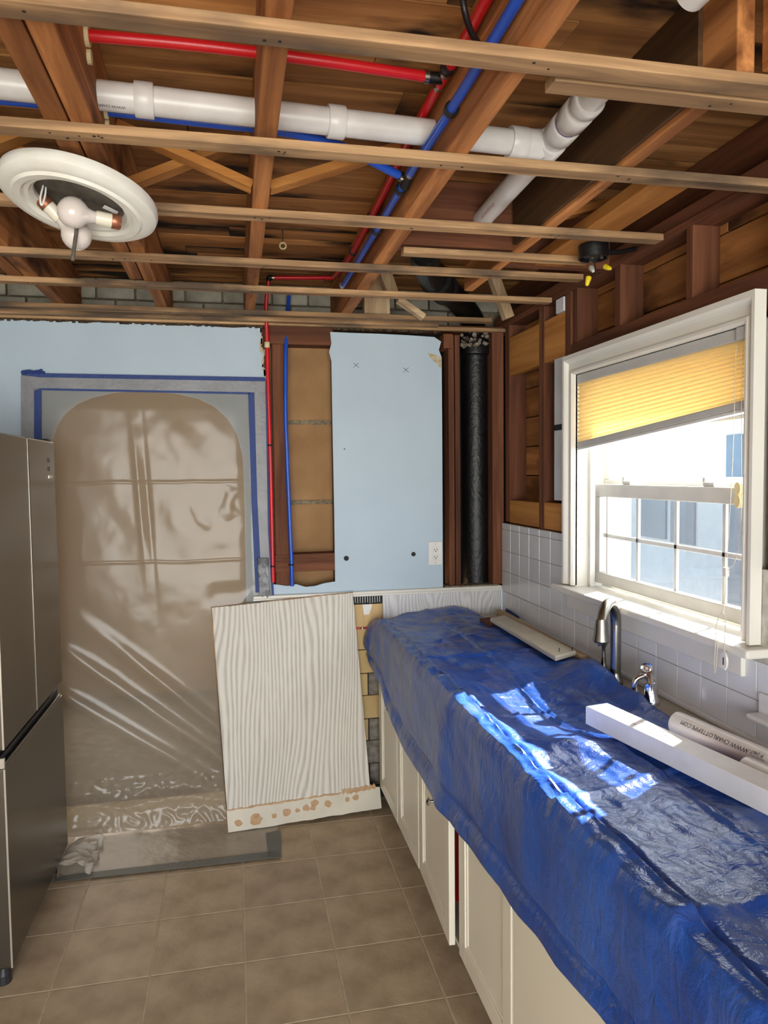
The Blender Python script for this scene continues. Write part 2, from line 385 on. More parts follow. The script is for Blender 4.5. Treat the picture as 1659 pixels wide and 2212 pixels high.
def wrap_text(bm, body, size, p, axis, facing, rad):
    """letters wrapped on a pipe: reading along axis, centred on the side that faces `facing`"""
    axis = V(axis).normalized(); facing = V(facing); facing = (facing-axis*facing.dot(axis)).normalized(); side = facing.cross(axis)
    vs, fs = text_mesh(body, size); nv = []
    for v in vs:
        a = v.y/rad; nv.append(bm.verts.new(V(p)+axis*v.x+(facing*math.cos(a)+side*math.sin(a))*(rad+.0006)))
    for f in fs:
        try: bm.faces.new([nv[i] for i in f])
        except ValueError: pass
    return bm

XR, YB = 1.32, 3.465            # inner faces of the right and back walls
ZJ, ZF, ZS = 2.35, 2.33, 2.56   # joist bottoms, strip bottoms, subfloor underside

# ================================================================== setting: floor
fl = struct(obj('floor', bx(nb(), -1.6, 1.45, -2.6, 3.75, -.12, -.0012), 'fgrout'), 'brown square tiles with pale grout lines', 'floor')
T = .3035
t0 = None
for i in range(-6, 3):
    for j in range(-9, 5):
        x0 = i*T; y0 = 2.387+j*T-.303*1
        if y0+T > 3.47 and False: continue
        x1 = min(x0+T, .78); y1 = min(y0+T, 3.47)
        if x1-x0 < .05: continue
        if y1-y0 < .05: continue
        full = abs(x1-x0-T) < 1e-6 and abs(y1-y0-T) < 1e-6
        if full and t0 is not None:
            like(t0, (x0+T/2, y0+T/2, -.008)+V((0, 0, 0)) if False else V((x0+T/2, y0+T/2, -.008)) - fl.location)
        else:
            o = box('floor_tile', x0+.0029, x1-.0029, y0+.0029, y1-.0029, -.008, 0, 'ftile', fl, .0015)
            if full: t0 = o
for o in [o for o in COL.objects if o.name.startswith('floor_tile')]: o.parent = fl

# ================================================================== setting: ceiling
ce = struct(obj('ceiling', bx(nb(), -1.6, 1.46, -2.6, 3.75, ZS+.022, ZS+.05), 'plywall'), 'open ceiling of bare joists and subfloor boards', 'ceiling')
y = -.9; k = 0
while y < 3.7:
    wd = [.14, .09, .115, .14, .1][k % 5]; y1 = min(y+wd, 3.74)
    cuts = [-1.6, random.uniform(-.5, .9), 1.46]
    for a, c in zip(cuts, cuts[1:]):
        box('subfloor_board', a+.001, c-.001, y+.002, y1-.002, ZS+random.uniform(0, .004), ZS+.022, 'subfloor', ce)
    y += wd; k += 1
JO = [(-1.18, -1.13, -2.5, 3.6), (-.775, -.727, -2.5, 2.86), (-.722, -.675, 2.1, 3.62), (-.36, -.314, -2.5, 2.83), (-.31, -.266, 1.2, 3.62),
      (.063, .106, -2.5, 3.62), (.486, .536, -2.5, 3.62), (.913, .95, 1.2, 2.8), (.955, 1.0, -2.5, 1.19)]
for a, c, y0, y1 in JO:
    box('joist', a, c, y0, y1, ZJ, ZS, 'joistY', ce, .003)
box('joist_header', .536, .913, 2.275, 2.313, ZJ+.005, ZS, 'studX', ce, .002)
box('joist_header', .536, .913, 2.316, 2.35, ZJ+.005, ZS, 'studX', ce, .002)
box('joist_side_panel', .536, .545, 1.3, 2.25, ZJ+.03, ZS, 'plywall', ce)
box('joist_side_panel', .902, .913, 1.3, 2.25, ZJ+.012, ZS, 'plywall', ce)
box('nailer_board', 1.045, 1.155, 1.69, 2.42, ZJ, ZJ+.036, 'plyY', ce, .002)
box('nailer_block', .95, 1.335, 2.42, 2.46, ZJ, ZS, 'studX', ce)
# furring strips nailed under the joists, ends at the wall plate
strips = [(1.192, -1.55, 1.36, .046), (1.248, .58, 1.36, .046), (1.606, -1.55, 1.36, .045), (2.03, -1.55, 1.30, .046), (2.49, -1.55, 1.27, .044), (2.285, .545, 1.19, .042),
          (2.845, -1.55, 1.31, .045), (3.262, -1.55, 1.2, .043), (3.395, -1.55, .98, .04)]
strips += [(1.192-.408*i, -1.55, 1.36, .046) for i in range(1, 6)]
for y0, x0, x1, wd in strips:
    dz = 0
    st = box('furring_strip', x0, x1, y0, y0+wd, ZF-dz, ZJ-dz, 'stripX', ce, .002)
    if y0 > 1.0:
        bm = nb()
        for a, c, q0, q1 in JO:
            if x0 < (a+c)/2 < x1 and q0 < y0 < q1:
                for q in range(random.choice((2, 3))):
                    px, py = random.uniform(a-.01, c+.02), y0+random.uniform(.2, .8)*wd
                    lathe(bm, [(0, -.0006), (random.uniform(.0022, .0042), -.0005), (.001, .002)], (px, py, ZF-dz), 8)
        if len(bm.verts): obj('nail_holes', bm, 'nail', st)
        else: bm.free()
# cross bridging between the joists
def brace(p0, p1): return obj('bridging_brace', bar(nb(), p0, p1, .045, .022, (0, 0, 1)), 'plyX', ce, .001)
brace((.106, 1.95, 2.375), (.486, 1.95, 2.515))
brace((.063, 1.95, 2.375), (-.266, 1.95, 2.50)); brace((-.266, 2.0, 2.37), (.063, 2.0, 2.52))
brace((-.675, 1.95, 2.375), (-.36, 1.95, 2.52)); brace((-.36, 2.0, 2.37), (-.675, 2.0, 2.52))
brace((.95, 2.12, 2.40), (1.3, 2.12, 2.50))
# pale scraps of framing round the soil pipe
def px_bar(name, a, c, Y, wd, th, mat, par=ce): return obj(name, bar(nb(), ony(*a, Y), ony(*c, Y), wd, th, (0, 1, 0)), mat, par, .002)
px_bar('frame_scrap', (826, 578), (846, 636), 3.12, .05, .06, 'paleZ'); px_bar('frame_scrap', (860, 647), (915, 686), 3.2, .025, .05, 'paleX')
px_bar('frame_scrap', (1050, 552), (1098, 688), 3.2, .045, .05, 'paleZ'); px_bar('frame_scrap', (1040, 552), (1068, 556), 2.6, .05, .04, 'paleX')
box('frame_scrap', .60, .72, 3.3, 3.36, 2.36, 2.54, 'paleZ', ce, .003)

# ================================================================== setting: back wall
# blue wallboard with an arched doorway and a torn edge beside the pipe bay
def P(x, y, Y=YB): p = ony(x, y, Y); return (p.x, p.z)
TH = .016
arch_px = [(112, 948), (122, 920), (140, 893), (165, 873), (200, 858), (250, 847), (316, 843), (380, 850), (430, 862), (465, 880), (492, 905), (512, 940), (524, 985), (527, 1040)]
arch = [P(*q) for q in arch_px]
xl = arch[0][0]-.012; xr = arch[-1][0]
arch = [(xl, -.0), (xl, arch[0][1]-.16)] + arch + [(xr, -.0)]
torn = [(563, 706), (566, 735), (561, 752), (571, 762), (567, 790), (572, 806), (575, 830), (577, 960), (583, 1150), (586, 1262)]
top_px = [(-260, 678)] + [(x_, 688+(x_)*.036+random.uniform(-2, 2)) for x_ in range(0, 560, 28)]
wb_out = [P(*q) for q in top_px] + [P(*q) for q in torn]
wl = [(-1.55, P(0, 688)[1])] + wb_out[1:]
# ring: outer outline then down the right side, along the floor, round the arch, back to the left wall
ring = wl + [(xr+.13, 1.06), (xr+.13, 0), (xr, 0)] + arch[::-1][1:-1] + [(xl, 0), (-1.55, 0)]
wb = obj('wall_back', poly_slab(nb(), [(a, YB, c) for a, c in ring], (0, TH, 0)), 'blue')
struct(wb, 'pale blue wallboard wall, partly stripped to studs and blocks', 'wall')
bm = nb()    # crumbled paper edge of the tear
for q0, q1 in zip(torn[:7], torn[1:7]):
    a, c = ony(*q0, YB-.001), ony(*q1, YB-.001)
    for t_ in range(3):
        p = a.lerp(c, random.random()); bx(bm, p.x-.004, p.x+.003, p.y-.004, p.y+.012, p.z-.014, p.z+.014)
obj('torn_edge', bm, 'gyp', wb)
bm = nb()    # rough metal-lath line along the top of the boards
for i in range(190):
    x_ = -1.5+i*.0133
    if .155 < x_ < .46: continue
    if x_ > 1.0: break
    z_ = 2.318-.0*x_
    bx(bm, x_, x_+.014, YB-.004-random.random()*.006, YB+.02, z_-random.random()*.008, z_+.018+random.random()*.008)
obj('plaster_lath', bm, 'lath', wb)
# middle board with its two cut edges
mid_px = [(713, 717), (760, 719), (820, 721), (880, 724), (938, 728), (953, 738), (948, 756), (954, 772), (955, 900), (956, 1100), (957, 1264), (725, 1272), (724, 1250), (722, 1100), (718, 900), (716, 780), (711, 760), (716, 742)]
mb = obj('wallboard_panel', poly_slab(nb(), [ony(*q, YB) for q in mid_px], (0, TH, 0)), 'blue', wb)
low_px = [(584, 1262), (600, 1263), (620, 1266), (640, 1262), (660, 1268), (680, 1266), (700, 1260), (725, 1256), (957, 1256), (957, 1270), (584, 1286)]
obj('wallboard_panel', poly_slab(nb(), [ony(*q, YB+.001) for q in low_px], (0, TH, 0)), 'blue', wb)
obj('torn_patch', poly_slab(nb(), [ony(*q, YB-.0005) for q in [(924, 762), (940, 766), (953, 772), (953, 798), (944, 786), (930, 774)]], (0, .002, 0)), 'gyp', mb)
for cx, cy in ((769, 789), (877, 799)):
    bm = nb()
    for s_ in (-1, 1):
        a = ony(cx-6, cy-5*s_, YB-.0008); c = ony(cx+6, cy+5*s_, YB-.0008); bar(bm, a, c, .0018, .0012, (0, 1, 0))
    obj('pencil_cross', bm, 'ink', mb)
for cx, cy, rr_ in ((748, 1206, .012), (893, 1197, .011), (744, 970, .003)):
    p = ony(cx, cy, YB-.001); bm = nb(); lathe(bm, [(0, 0), (rr_, 0), (rr_, .004), (0, .004)], n=14, mat=Matrix.Translation(p) @ Matrix.Rotation(R(90), 4, 'X'))
    obj('drilled_hole', bm, 'blackmatte', mb)
# framing behind, brown block infill
def bstud(xa, xb, z0, z1, y0=YB+.018, y1=3.57, mat='studZ', nm='stud'): return box(nm, xa, xb, y0, y1, z0, z1, mat, wb, .003)
a = ony(590, 900, YB+.02).x; c = ony(621, 900, YB+.02).x
bstud(a, c, 1.04, 2.30); bstud(.128, .158, 1.04, 2.32, y0=YB+.02)
bstud(.475, .53, 1.04, 2.30)
bstud(ony(969, 900, YB+.02).x, ony(981, 900, YB+.02).x, 1.06, 2.31); bstud(ony(983, 900, YB+.02).x, ony(994, 900, YB+.02).x, 1.06, 2.31)
bstud(ony(1062, 900, YB+.01).x, 1.335, 1.06, 2.34, y0=YB)
bstud(ony(958, 760, YB+.005).x, ony(978, 760, YB).x, 2.24, 2.31, y0=YB-.002)
bstud(a-.02, .478, P(580, 742)[1], 2.325, y0=YB+.008, mat='studX', nm='stud_head')
bstud(a-.005, .478, 1.16, 1.245, y0=YB+.016, mat='studX', nm='stud_cross_rail')
box('top_plate', -1.55, 1.335, 3.47, 3.62, 2.335, 2.352, 'studX', wb)
box('top_plate', -1.55, 1.335, 3.44, 3.47, 2.322, 2.34, 'stripX', wb, .002)
for za, zb in ((.98, 1.482), (1.498, 1.876), (1.89, 2.30)):
    box('infill_block', .16, .50, 3.585, 3.66, za, zb, 'brownblock', wb, .004)
for zc in (1.49, 1.883):
    bm = nb()
    for i in range(24):
        x_ = .165+i*.0135; bx(bm, x_, x_+.0136, 3.575+random.random()*.008, 3.63, zc-.008-random.random()*.005, zc+.007+random.random()*.004)
    obj('mortar_joint', bm, 'mortar', wb)
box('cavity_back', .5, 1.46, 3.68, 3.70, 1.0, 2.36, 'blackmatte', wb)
# whitewashed block courses above the plate, seen between the joist ends
xs = -1.5
while xs < 1.2:
    wd = random.uniform(.17, .24)
    for za, zb in ((2.354, 2.455), (2.462, 2.555)):
        off = 0 if za < 2.4 else .09
        box('wall_block', xs+off, xs+off+wd-.008, 3.63+random.random()*.006, 3.70, za, zb, 'whiteblock', wb, .006)
    xs += wd
box('block_backing', -1.55, 1.46, 3.66, 3.72, 2.352, 2.56, 'mortar', wb)
# lower wall: cream brick infill bared between the leaning board and the cabinets
rows = [.077, .188, .305, .415, .533, .644, .762, .868]
for i, (za, zb) in enumerate(zip(rows, rows[1:])):
    xs = .10-(.10 if i % 2 else 0)
    while xs < .78:
        x1 = min(xs+.262, .80)
        gm = 'greybrick' if (i == 1 or (xs > .55 and i in (0, 2, 4))) else 'brick'
        if x1 > .03: box('brick', max(xs, .03)+.002, x1-.002, YB+.006+random.random()*.004, YB+.09, za+.002, zb-.002, gm, wb, .002)
        xs += .264
box('brick_backing', .03, 1.32, YB+.03, YB+.1, .0, 1.04, 'blackmatte', wb)
box('infill_board', .40, .702, YB+.004, YB+.03, .876, .988, 'cream_ply', wb, .001)
box('adhesive_patch', .40, .702, YB+.008, YB+.03, .99, 1.042, 'blackmatte', wb)
bm = nb()
for i in range(11):
    x_ = .566+i*.0122; bx(bm, x_, x_+.0022, YB+.003, YB+.008, .992+random.random()*.006, 1.03+random.random()*.01)
obj('adhesive_ridges', bm, 'paper', wb)
obj('paper_scrap', poly_slab(nb(), [ony(*q, YB+.002) for q in [(783, 1306), (804, 1305), (801, 1318), (797, 1327), (786, 1328)]], (0, .0015, 0)), 'paper', wb)
bm = nb(); bx(bm, .53, .675, YB-.004, YB+.004, .868, .876)
rb = obj('red_strip', bm, 'redpex', wb)
for xa, mt in ((.596, 'paper'), (.590, 'blackmatte'), (.604, 'blackmatte'), (.636, 'blackmatte'), (.650, 'paper')):
    box('strip_mark', xa, xa+.006, YB-.005, YB-.0035, .8675, .8765, mt, rb)
wp = box('wainscot_panel', .702, 1.318, YB-.008, YB+.02, .60, 1.04, 'washX', wb)
cr = struct(obj('trim_1', bx(nb(), xr+.03, 1.318, YB-.022, YB+.004, 1.040, 1.056), 'trim', bevel=.006), 'narrow white chair rail along the blue wall', 'trim')
box('rail_bead', xr+.03, 1.318, YB-.012, YB+.004, 1.030, 1.0405, 'trim', cr, .003)
box('ledge_dust', 1.02, 1.30, YB-.014, YB+.05, 1.056, 1.062, 'mortar', cr, .002)

# beige hall beyond the arch
struct(obj('wall_hall', bx(nb(), -2.4, 1.4, 5.6, 5.7, -.1, 2.6), 'hall'), 'beige wall of the hall beyond the arch', 'wall')
struct(obj('wall_hall_side', bx(nb(), -1.5, -1.4, 3.75, 5.6, 0, 2.5), 'hall'), 'beige side wall of the hall', 'wall')
struct(obj('wall_hall_end', bx(nb(), .35, .45, 3.75, 5.6, 0, 2.5), 'hall'), 'beige end wall of the hall', 'wall')
struct(obj('floor_hall', bx(nb(), -2.4, 1.4, 3.75, 5.7, -.12, -.004), 'greybrick'), 'hall floor', 'floor')
struct(obj('ceiling_hall', bx(nb(), -2.4, 1.4, 3.75, 5.7, 2.45, 2.5), 'room'), 'hall ceiling', 'ceiling')

# ================================================================== setting: right wall
WY0, WY1, WZ0, WZ1 = 1.645, 2.67, 1.165, 2.03       # rough window opening
bm = nb()
for a in ((-2.6, WY0, 0, 2.56), (WY1, 3.75, 0, 2.56), (WY0, WY1, 0, WZ0-.02), (WY0, WY1, WZ1, 2.56)): bx(bm, 1.452, 1.475, *a)
wr = struct(obj('wall_right', bm, 'studY'), 'outer wall stripped to dark studs above white tile', 'wall')
z = .9; k = 0
while z < 2.56:
    z1 = min(z+.142, 2.56)
    for ya, yb_ in ((.2, WY0), (WY1, 3.6)) if (z1 > WZ0-.02 and z < WZ1) else ((.2, 3.6),):
        ct = [ya] + ([random.uniform(ya+.3, yb_-.3)] if yb_-ya > 1.2 else []) + [yb_]
        for p0, p1 in zip(ct, ct[1:]): box('sheathing_board', 1.425, 1.452, p0+.001, p1-.001, z+.0025, z1-.0025, 'sheathY', wr, .002)
    z = z1; k += 1
F0, F1 = 1.335, 1.425
for ya, yb_, z0, z1 in ((3.39, 3.445, 1.38, 2.35), (2.984, 3.036, .95, 2.35), (2.724, 2.778, 1.0, 2.35), (2.67, 2.695, 2.137, 2.35), (2.345, 2.383, 2.137, 2.35), (1.936, 1.969, 2.137, 2.35),
                        (1.52, 1.56, .95, 2.35), (1.575, 1.612, .95, 2.35), (1.12, 1.16, .95, 2.35), (.7, .74, .95, 2.35), (.3, .34, .95, 2.35)):
    box('stud', F0, F1, ya, yb_, z0, z1, 'studZ', wr, .002)
box('top_plate', F0-.004, F1, -2.5, 3.6, 2.347, 2.37, 'studY', wr, .002); box('top_plate', F0, F1, -2.5, 3.6, 2.37, 2.41, 'studY', wr, .002)
box('rim_joist', 1.40, 1.44, -2.5, 3.6, 2.41, 2.56, 'studY', wr)
box('window_header', F0, F1, 1.60, 2.724, 2.04, 2.137, 'studY', wr, .002)
for ya, yb_, z0, z1 in ((3.038, 3.388, 2.10, 2.283), (2.78, 2.982, 2.10, 2.281), (3.038, 3.388, 1.378, 1.49), (2.78, 2.982, 1.376, 1.493)):
    box('blocking', F0+.001, F0+.04, ya, yb_, z0, z1, 'plyY', wr, .002)
box('foam_strip', F0-.004, F0+.02, 2.772, 2.868, 1.507, 1.80, 'foam', wr); box('foam_strip', F0-.004, F0+.02, 2.772, 2.868, 1.825, 2.098, 'foam', wr)
box('foam_strip', F0-.006, F0+.02, 2.78, 2.85, 2.283, 2.34, 'foam', wr)
box('wire_gap', F0-.002, F0+.018, 2.76, 2.868, 1.80, 1.825, 'blackmatte', wr)
box('grey_board', 1.26, 1.33, 1.02, 1.09, 2.38, 2.56, 'greybrick', wr, .003); box('grey_board', 1.2, 1.26, 1.1, 1.17, 2.38, 2.56, 'greybrick', wr, .003)
# tile backing and the tiles, one by one
bm = nb()
for a in ((-.6, 3.458, .90, 1.06), (2.70, 3.458, 1.06, 1.372), (-.6, 1.66, 1.06, 1.372), (1.66, 2.70, 1.06, 1.145)): bx(bm, XR+.006, XR+.014, *a)
tb = obj('tile_backing', bm, 'grout', wr)
cols = []; yy = 3.456
while yy > .1: cols.append((yy-.1145, yy)); yy -= .1145
tm = {}
for (ya, yb_) in cols:
    for rI, (za, zb) in enumerate(((1.341, 1.372), (1.234, 1.341), (1.131, 1.234), (1.028, 1.131), (.925, 1.028))):
        if yb_ > 1.605 and ya < 2.76 and zb > 1.135:
            if ya > 2.70 or yb_ < 1.66 or zb > 1.24: 
                if not (ya >= 2.70): continue
            elif zb > 1.14: continue
        y0c, y1c = ya, yb_
        if rI < 3 and ya < 2.765 < yb_: y0c = 2.765
        if y1c-y0c < .012: continue
        key = (rI, round(y1c-y0c, 3))
        if key in tm:
            like(tm[key], V(((XR+XR+.008)/2, (y0c+y1c)/2, za+.001))-wr.location)
        else:
            tm[key] = box('wall_tile', XR, XR+.008, y0c+.001, y1c-.001, za+.001, zb-.001, 'tile', wr, .0015)
box('cove_base', XR-.014, XR+.006, .1, 3.44, .912, .930, 'tile', wr, .006)

# window 1
win = bpy.data.objects.new('window_1', None); COL.objects.link(win); win.location = (XR, 2.19, 1.15)
struct(win, 'white double-hung kitchen window with moulded casing', 'window')
prof = [(0, -.004), (0, .012), (.006, .02), (.013, .02), (.019, .012), (.038, .014), (.044, .024), (.050, .030), (.064, .030), (.064, -.004)]
CY0, CY1, CZ1 = 1.668, 2.645, 2.005
bm = nb(); path = [(CY1, 1.176, 1, 0), (CY1, CZ1, 1, 1), (CY0, CZ1, -1, 1), (CY0, 1.176, -1, 0)]
rings = []
for (py, pz, sy, sz) in path: rings.append([bm.verts.new((XR-h, py+sy*d*(1 if sy > 0 else .8), pz+sz*d*1.2)) for d, h in prof])
for a, c in zip(rings, rings[1:]):
    for i in range(len(prof)): bm.faces.new((a[i], a[(i+1) % len(prof)], c[(i+1) % len(prof)], c[i]))
bm.faces.new(rings[0]); bm.faces.new(rings[-1][::-1])
obj('casing', bm, 'trim', win)
box('stool', XR-.062, XR+.115, 1.585, 2.745, 1.147, 1.172, 'trim', win, .006)
box('apron', XR-.012, XR+.006, 1.668, 2.70, 1.078, 1.147, 'trim', win, .003)
box('jamb', XR-.002, 1.56, CY1, CY1+.022, 1.172, 2.015, 'trim', win); box('jamb', XR-.002, 1.56, CY0-.022, CY0, 1.172, 2.015, 'trim', win)
box('head_jamb', XR-.002, 1.56, CY0, CY1, CZ1, CZ1+.02, 'trim', win)
box('exterior_sill', 1.432, 1.60, CY0-.04, CY1+.04, 1.13, 1.178, 'trim', win)
for yc in (CY1-.011, CY0+.011): box('sash_stop', XR+.05, XR+.072, yc-.011, yc+.011, 1.172, CZ1, 'vinyl', win, .003)
p = V((XR+.03, CY1-.001, 1.36)); bm = nb(); lathe(bm, [(0, 0), (.006, 0), (.006, .002), (0, .002)], n=12, mat=Matrix.Translation(p) @ Matrix.Rotation(R(90), 4, 'X')); obj('screw_cover', bm, 'vinyl', win)
def sash(nm, xa, z0, z1, rb_, rt_, st, top):
    s = bpy.data.objects.new(nm, None); COL.objects.link(s); s.parent = win; s.location = V((xa, (CY0+CY1)/2, z0))-win.location
    ya, yb_ = CY0+.012, CY1-.001; xb = xa+.03
    box('rail', xa, xb, ya, yb_, z0, z0+rb_, 'vinyl', s, .004); box('rail', xa, xb, ya, yb_, z1-rt_, z1, 'vinyl', s, .004)
    box('stile', xa, xb, ya, ya+st, z0+rb_, z1-rt_, 'vinyl', s, .003); box('stile', xa, xb, yb_-st, yb_, z0+rb_, z1-rt_, 'vinyl', s, .003)
    gy0, gy1, gz0, gz1 = ya+st, yb_-st, z0+rb_, z1-rt_
    box('pane', xa+.012, xa+.016, gy0, gy1, gz0, gz1, 'glass', s)
    for t_ in (() if top else (.27, .53, .80)):
        yc = gy1+(gy0-gy1)*t_; box('muntin', xa+.017, xa+.027, yc-.008, yc+.008, gz0, gz1, 'vinyl', s, .002)
    zc = gz0+(gz1-gz0)*.49
    if not top: box('muntin', xa+.017, xa+.027, gy0, gy1, zc-.008, zc+.008, 'vinyl', s, .002)
    if not top: box('muntin', xa+.017, xa+.027, gy1-.03, gy1-.018, gz0, gz1, 'vinyl', s, .002)
    return s
s1 = sash('lower_sash', 1.402, 1.186, 1.578, .045, .05, .036, False)
sash('upper_sash', 1.440, 1.56, 1.995, .035, .05, .036, True)
for yc in (1.95, 2.42):
    box('sash_lock', 1.404, 1.43, yc-.028, yc+.028, 1.578, 1.592, 'vinyl', win, .004)
    box('lock_lever', 1.408, 1.414, yc+.02, yc+.034, 1.590, 1.606, 'vinyl', win, .002)
box('insect_screen', 1.50, 1.502, CY0, CY1, 1.18, 1.60, 'screen', win)
box('screen_frame', 1.494, 1.508, CY0, CY1, 1.585, 1.605, 'vinyl', win)

# unseen sides of the room
struct(obj('wall_left', bx(nb(), -1.65, -1.55, -2.6, 3.75, 0, 2.56), 'room'), 'painted wall behind the refrigerator', 'wall')
bm = nb()
for a in ((-1.65, -1.4, 0, 2.56), (1.0, 1.47, 0, 2.56), (-1.4, 1.0, 2.15, 2.56)): bx(bm, a[0], a[1], -2.5, -2.4, a[2], a[3])
struct(obj('wall_front', bm, 'room'), 'painted wall with a wide opening invented for the fill light', 'wall')  # rear opening made up so fill light can enter

# ================================================================== things: refrigerator
fx = -.72; fr = thing('refrigerator', 'stainless steel french-door refrigerator beside the plastic-covered arch', 'refrigerator', (-1.06, 2.80, 0))
FY0, FY1 = 2.405, 3.192; FM = (FY0+FY1)/2+.005
box('body', -1.44, fx-.06, FY0+.006, FY1-.006, .045, 1.742, 'darkgrey', fr, .006)
def fdoor(nm, ya, yb_, z0, z1):
    d = box(nm, fx-.055, fx, ya, yb_, z0, z1, 'steel', fr, .006); return d
d1 = fdoor('door', FY0, FM-.003, .778, 1.772); d2 = fdoor('door', FM+.003, FY1, .778, 1.772)
box('door_edge', fx-.004, fx+.0012, FM-.0075, FM-.0045, .782, 1.768, 'steeledge', d1); box('door_edge', fx-.004, fx+.0012, FY0+.0005, FY0+.004, .782, 1.768, 'steeledge', d1)
dr = fdoor('freezer_drawer', FY0, FY1, .078, .722)
box('drawer_edge', fx-.004, fx+.0012, FY0+.0005, FY0+.004, .08, .72, 'steeledge', dr)
box('drawer_grip', fx-.05, fx-.018, FY0+.012, FY1-.012, .722, .752, 'darkgrey', fr, .003)
box('grip_lip', fx-.012, fx-.002, FY0+.012, FY1-.03, .722, .734, 'steel', dr, .002)
box('grip_end', fx-.05, fx, FY0, FY0+.012, .722, .755, 'steeledge', fr, .002)
box('kick_grille', fx-.10, fx-.07, FY0+.05, FY1-.05, .03, .078, 'darkgrey', fr)
for yc in (FY0+.06, FY1-.06): obj('leveling_foot', tube(nb(), [(fx-.045, yc, 0), (fx-.045, yc, .03), (fx-.045, yc, .05)], [.024, .024, .014], 14), 'darkgrey', fr)
for yc in (FY0+.06, FY1-.06): obj('leveling_foot', tube(nb(), [(-1.38, yc, 0), (-1.38, yc, .05)], .02, 12), 'darkgrey', fr)
p = onx(109, 1030, fx); box('brand_badge', fx, fx+.002, p.y-.028, p.y+.03, p.z-.006, p.z+.006, 'steeledge', d2)
p = onx(105, 1005, fx); bm = nb()
for dz in (.014, -.02):
    for (ya, yb_, za, zb) in ((-.012, .012, .012, .014), (-.012, .012, -.002, 0), (-.012, -.010, 0, .012), (.010, .012, 0, .012)): bx(bm, fx, fx+.0012, p.y+ya, p.y+yb_, p.z+dz+za, p.z+dz+zb)
obj('display_mark', bm, 'darkgrey', d2)
box('hinge_cap', fx-.06, fx-.01, FY1-.06, FY1-.01, 1.772, 1.782, 'darkgrey', fr, .003); box('hinge_cap', fx-.06, fx-.01, FY0+.01, FY0+.06, 1.772, 1.782, 'darkgrey', fr, .003)

# ================================================================== things: plastic dust sheet over the arch
ps = thing('plastic_dust_sheet', 'milky plastic sheet taped over the arched doorway', 'plastic sheet', (-.35, 3.44, 0))
SX0, SX1, SZ1 = P(47, 815)[0], P(574, 822)[0], P(300, 812)[1]
def crease(d, w_): return math.exp(-(d/w_)**2)
def sheet(u, v):
    x = SX0+(SX1-SX0)*u; z = .015+(SZ1-.015)*v
    edge = (min(x-SX0, SX1-x, SZ1-z)-.055)/.10; edge = max(0, min(1, edge)); edge = edge*edge*(3-2*edge)
    n1 = noise.noise(V((x*2.2, z*1.6, .3))); n2 = noise.noise(V((x*6, z*5+x*4, 1.7))); n3 = noise.noise(V((x*16, z*14, 5)))
    off = .010+.007*n1+.0035*n2+.0010*n3*(1-2*abs(n1))
    off += .0025*crease(z-1.60-.006*n2, .005) + .0025*crease(z-1.235-.006*n2, .005)
    off += .006*crease(x+.425+.02*n1+.05*(z-1.5), .014)*crease(z-1.55, .27) - .004*crease(x+.385+.05*(z-1.5), .012)*crease(z-1.5, .33)
    off += .006*max(0, n3)*crease(z-1.5-.2*n1, .12)*crease(x-.02, .09) + .005*max(0, n3)*crease(z-1.42, .06)*crease(x+.14, .1)
    # diagonal folds hanging from the upper left toward the lower right
    if z < 1.05:
        for k_, c0 in ((1.25, .52), (1.1, .34), (.95, .16)):
            dd = (z-(c0+.25-k_*(x+.45)*.75)); off += .02*crease(dd, .045)*min(1, (1.05-z)*3)
    if z < .24: off += .012*abs(noise.noise(V((x*22, z*24, 3))))+.022*crease(z-.13-.03*noise.noise(V((x*5, 0, 0))), .022)
    y = YB-.004-max(.0015, off*edge)
    if z < .18: y -= (.18-z)*.35
    if x > -.17 and z < 1.14:       # pressed back by the leaning board
        k_ = min(1, (x+.17)/.07)*min(1, (1.14-z)/.1); k_ = k_*k_*(3-2*k_); lim = min(YB-.003, 3.286+.142*z/1.012+.021+.03*max(0, (.2-z)))
        y = y+(max(y, lim)-y)*k_
    return V((x, y, z))
obj('sheet', grid(nb(), sheet, 200, 400), 'plastic', ps, smooth=True)
FA = [onz(*q, .004) for q in [(165, 1898), (590, 1852), (583, 1808)]]
def flap(u, v):
    a = V((SX0+.02, 3.40, .006)).lerp(V((SX1+.02, 3.40, .006)), u); c = V((-.70, 3.045, .003)).lerp(V((.135, 3.045, .003)), u)
    p = a.lerp(c, v); p.z += .010*max(0, noise.noise(V((p.x*9, p.y*12, 2))))*(1-v)*(1 if p.x < -.12 else .1)
    p.x = max(p.x, -.738)
    return p
obj('floor_flap', grid(nb(), flap, 60, 24), 'plasticfloor', ps, smooth=True)
# crumpled end of the flap beside the refrigerator
def crump(u, v):
    a = u*math.pi*1.1; p = V((-.715+.10*math.cos(a)*(1-.35*v)+.05*v, 3.06+.26*v, .004+.06*math.sin(a)*(1-.3*v)))
    p += V((1, .6, 1))*.022*noise.noise(V((u*6, v*9, 4))); p.z = min(max(p.z, .003), .074); p.x = max(p.x, -.736); return p
obj('crumpled_end', grid(nb(), crump, 26, 34), 'plasticfloor', ps, smooth=True)
def ribbon(nm, pts_px, mat, dy, ref=None, z=None, th=.0012):
    pts = [ony(*q, YB-dy) if z is None else onz(*q, z) for q in pts_px]
    return obj(nm, poly_slab(nb(), pts, (0, -th, 0) if z is None else (0, 0, th)), mat, ps)
ribbon('duct_tape', [(47, 813), (574, 822), (572, 848), (70, 838), (47, 840)], 'ducttape', .007)
ribbon('duct_tape', [(45, 812), (73, 813), (75, 1000), (78, 1500), (50, 1500), (46, 1000)], 'ducttape', .006)
ribbon('duct_tape', [(550, 846), (573, 846), (583, 1150), (588, 1290), (562, 1290), (556, 1100)], 'ducttape', .006)
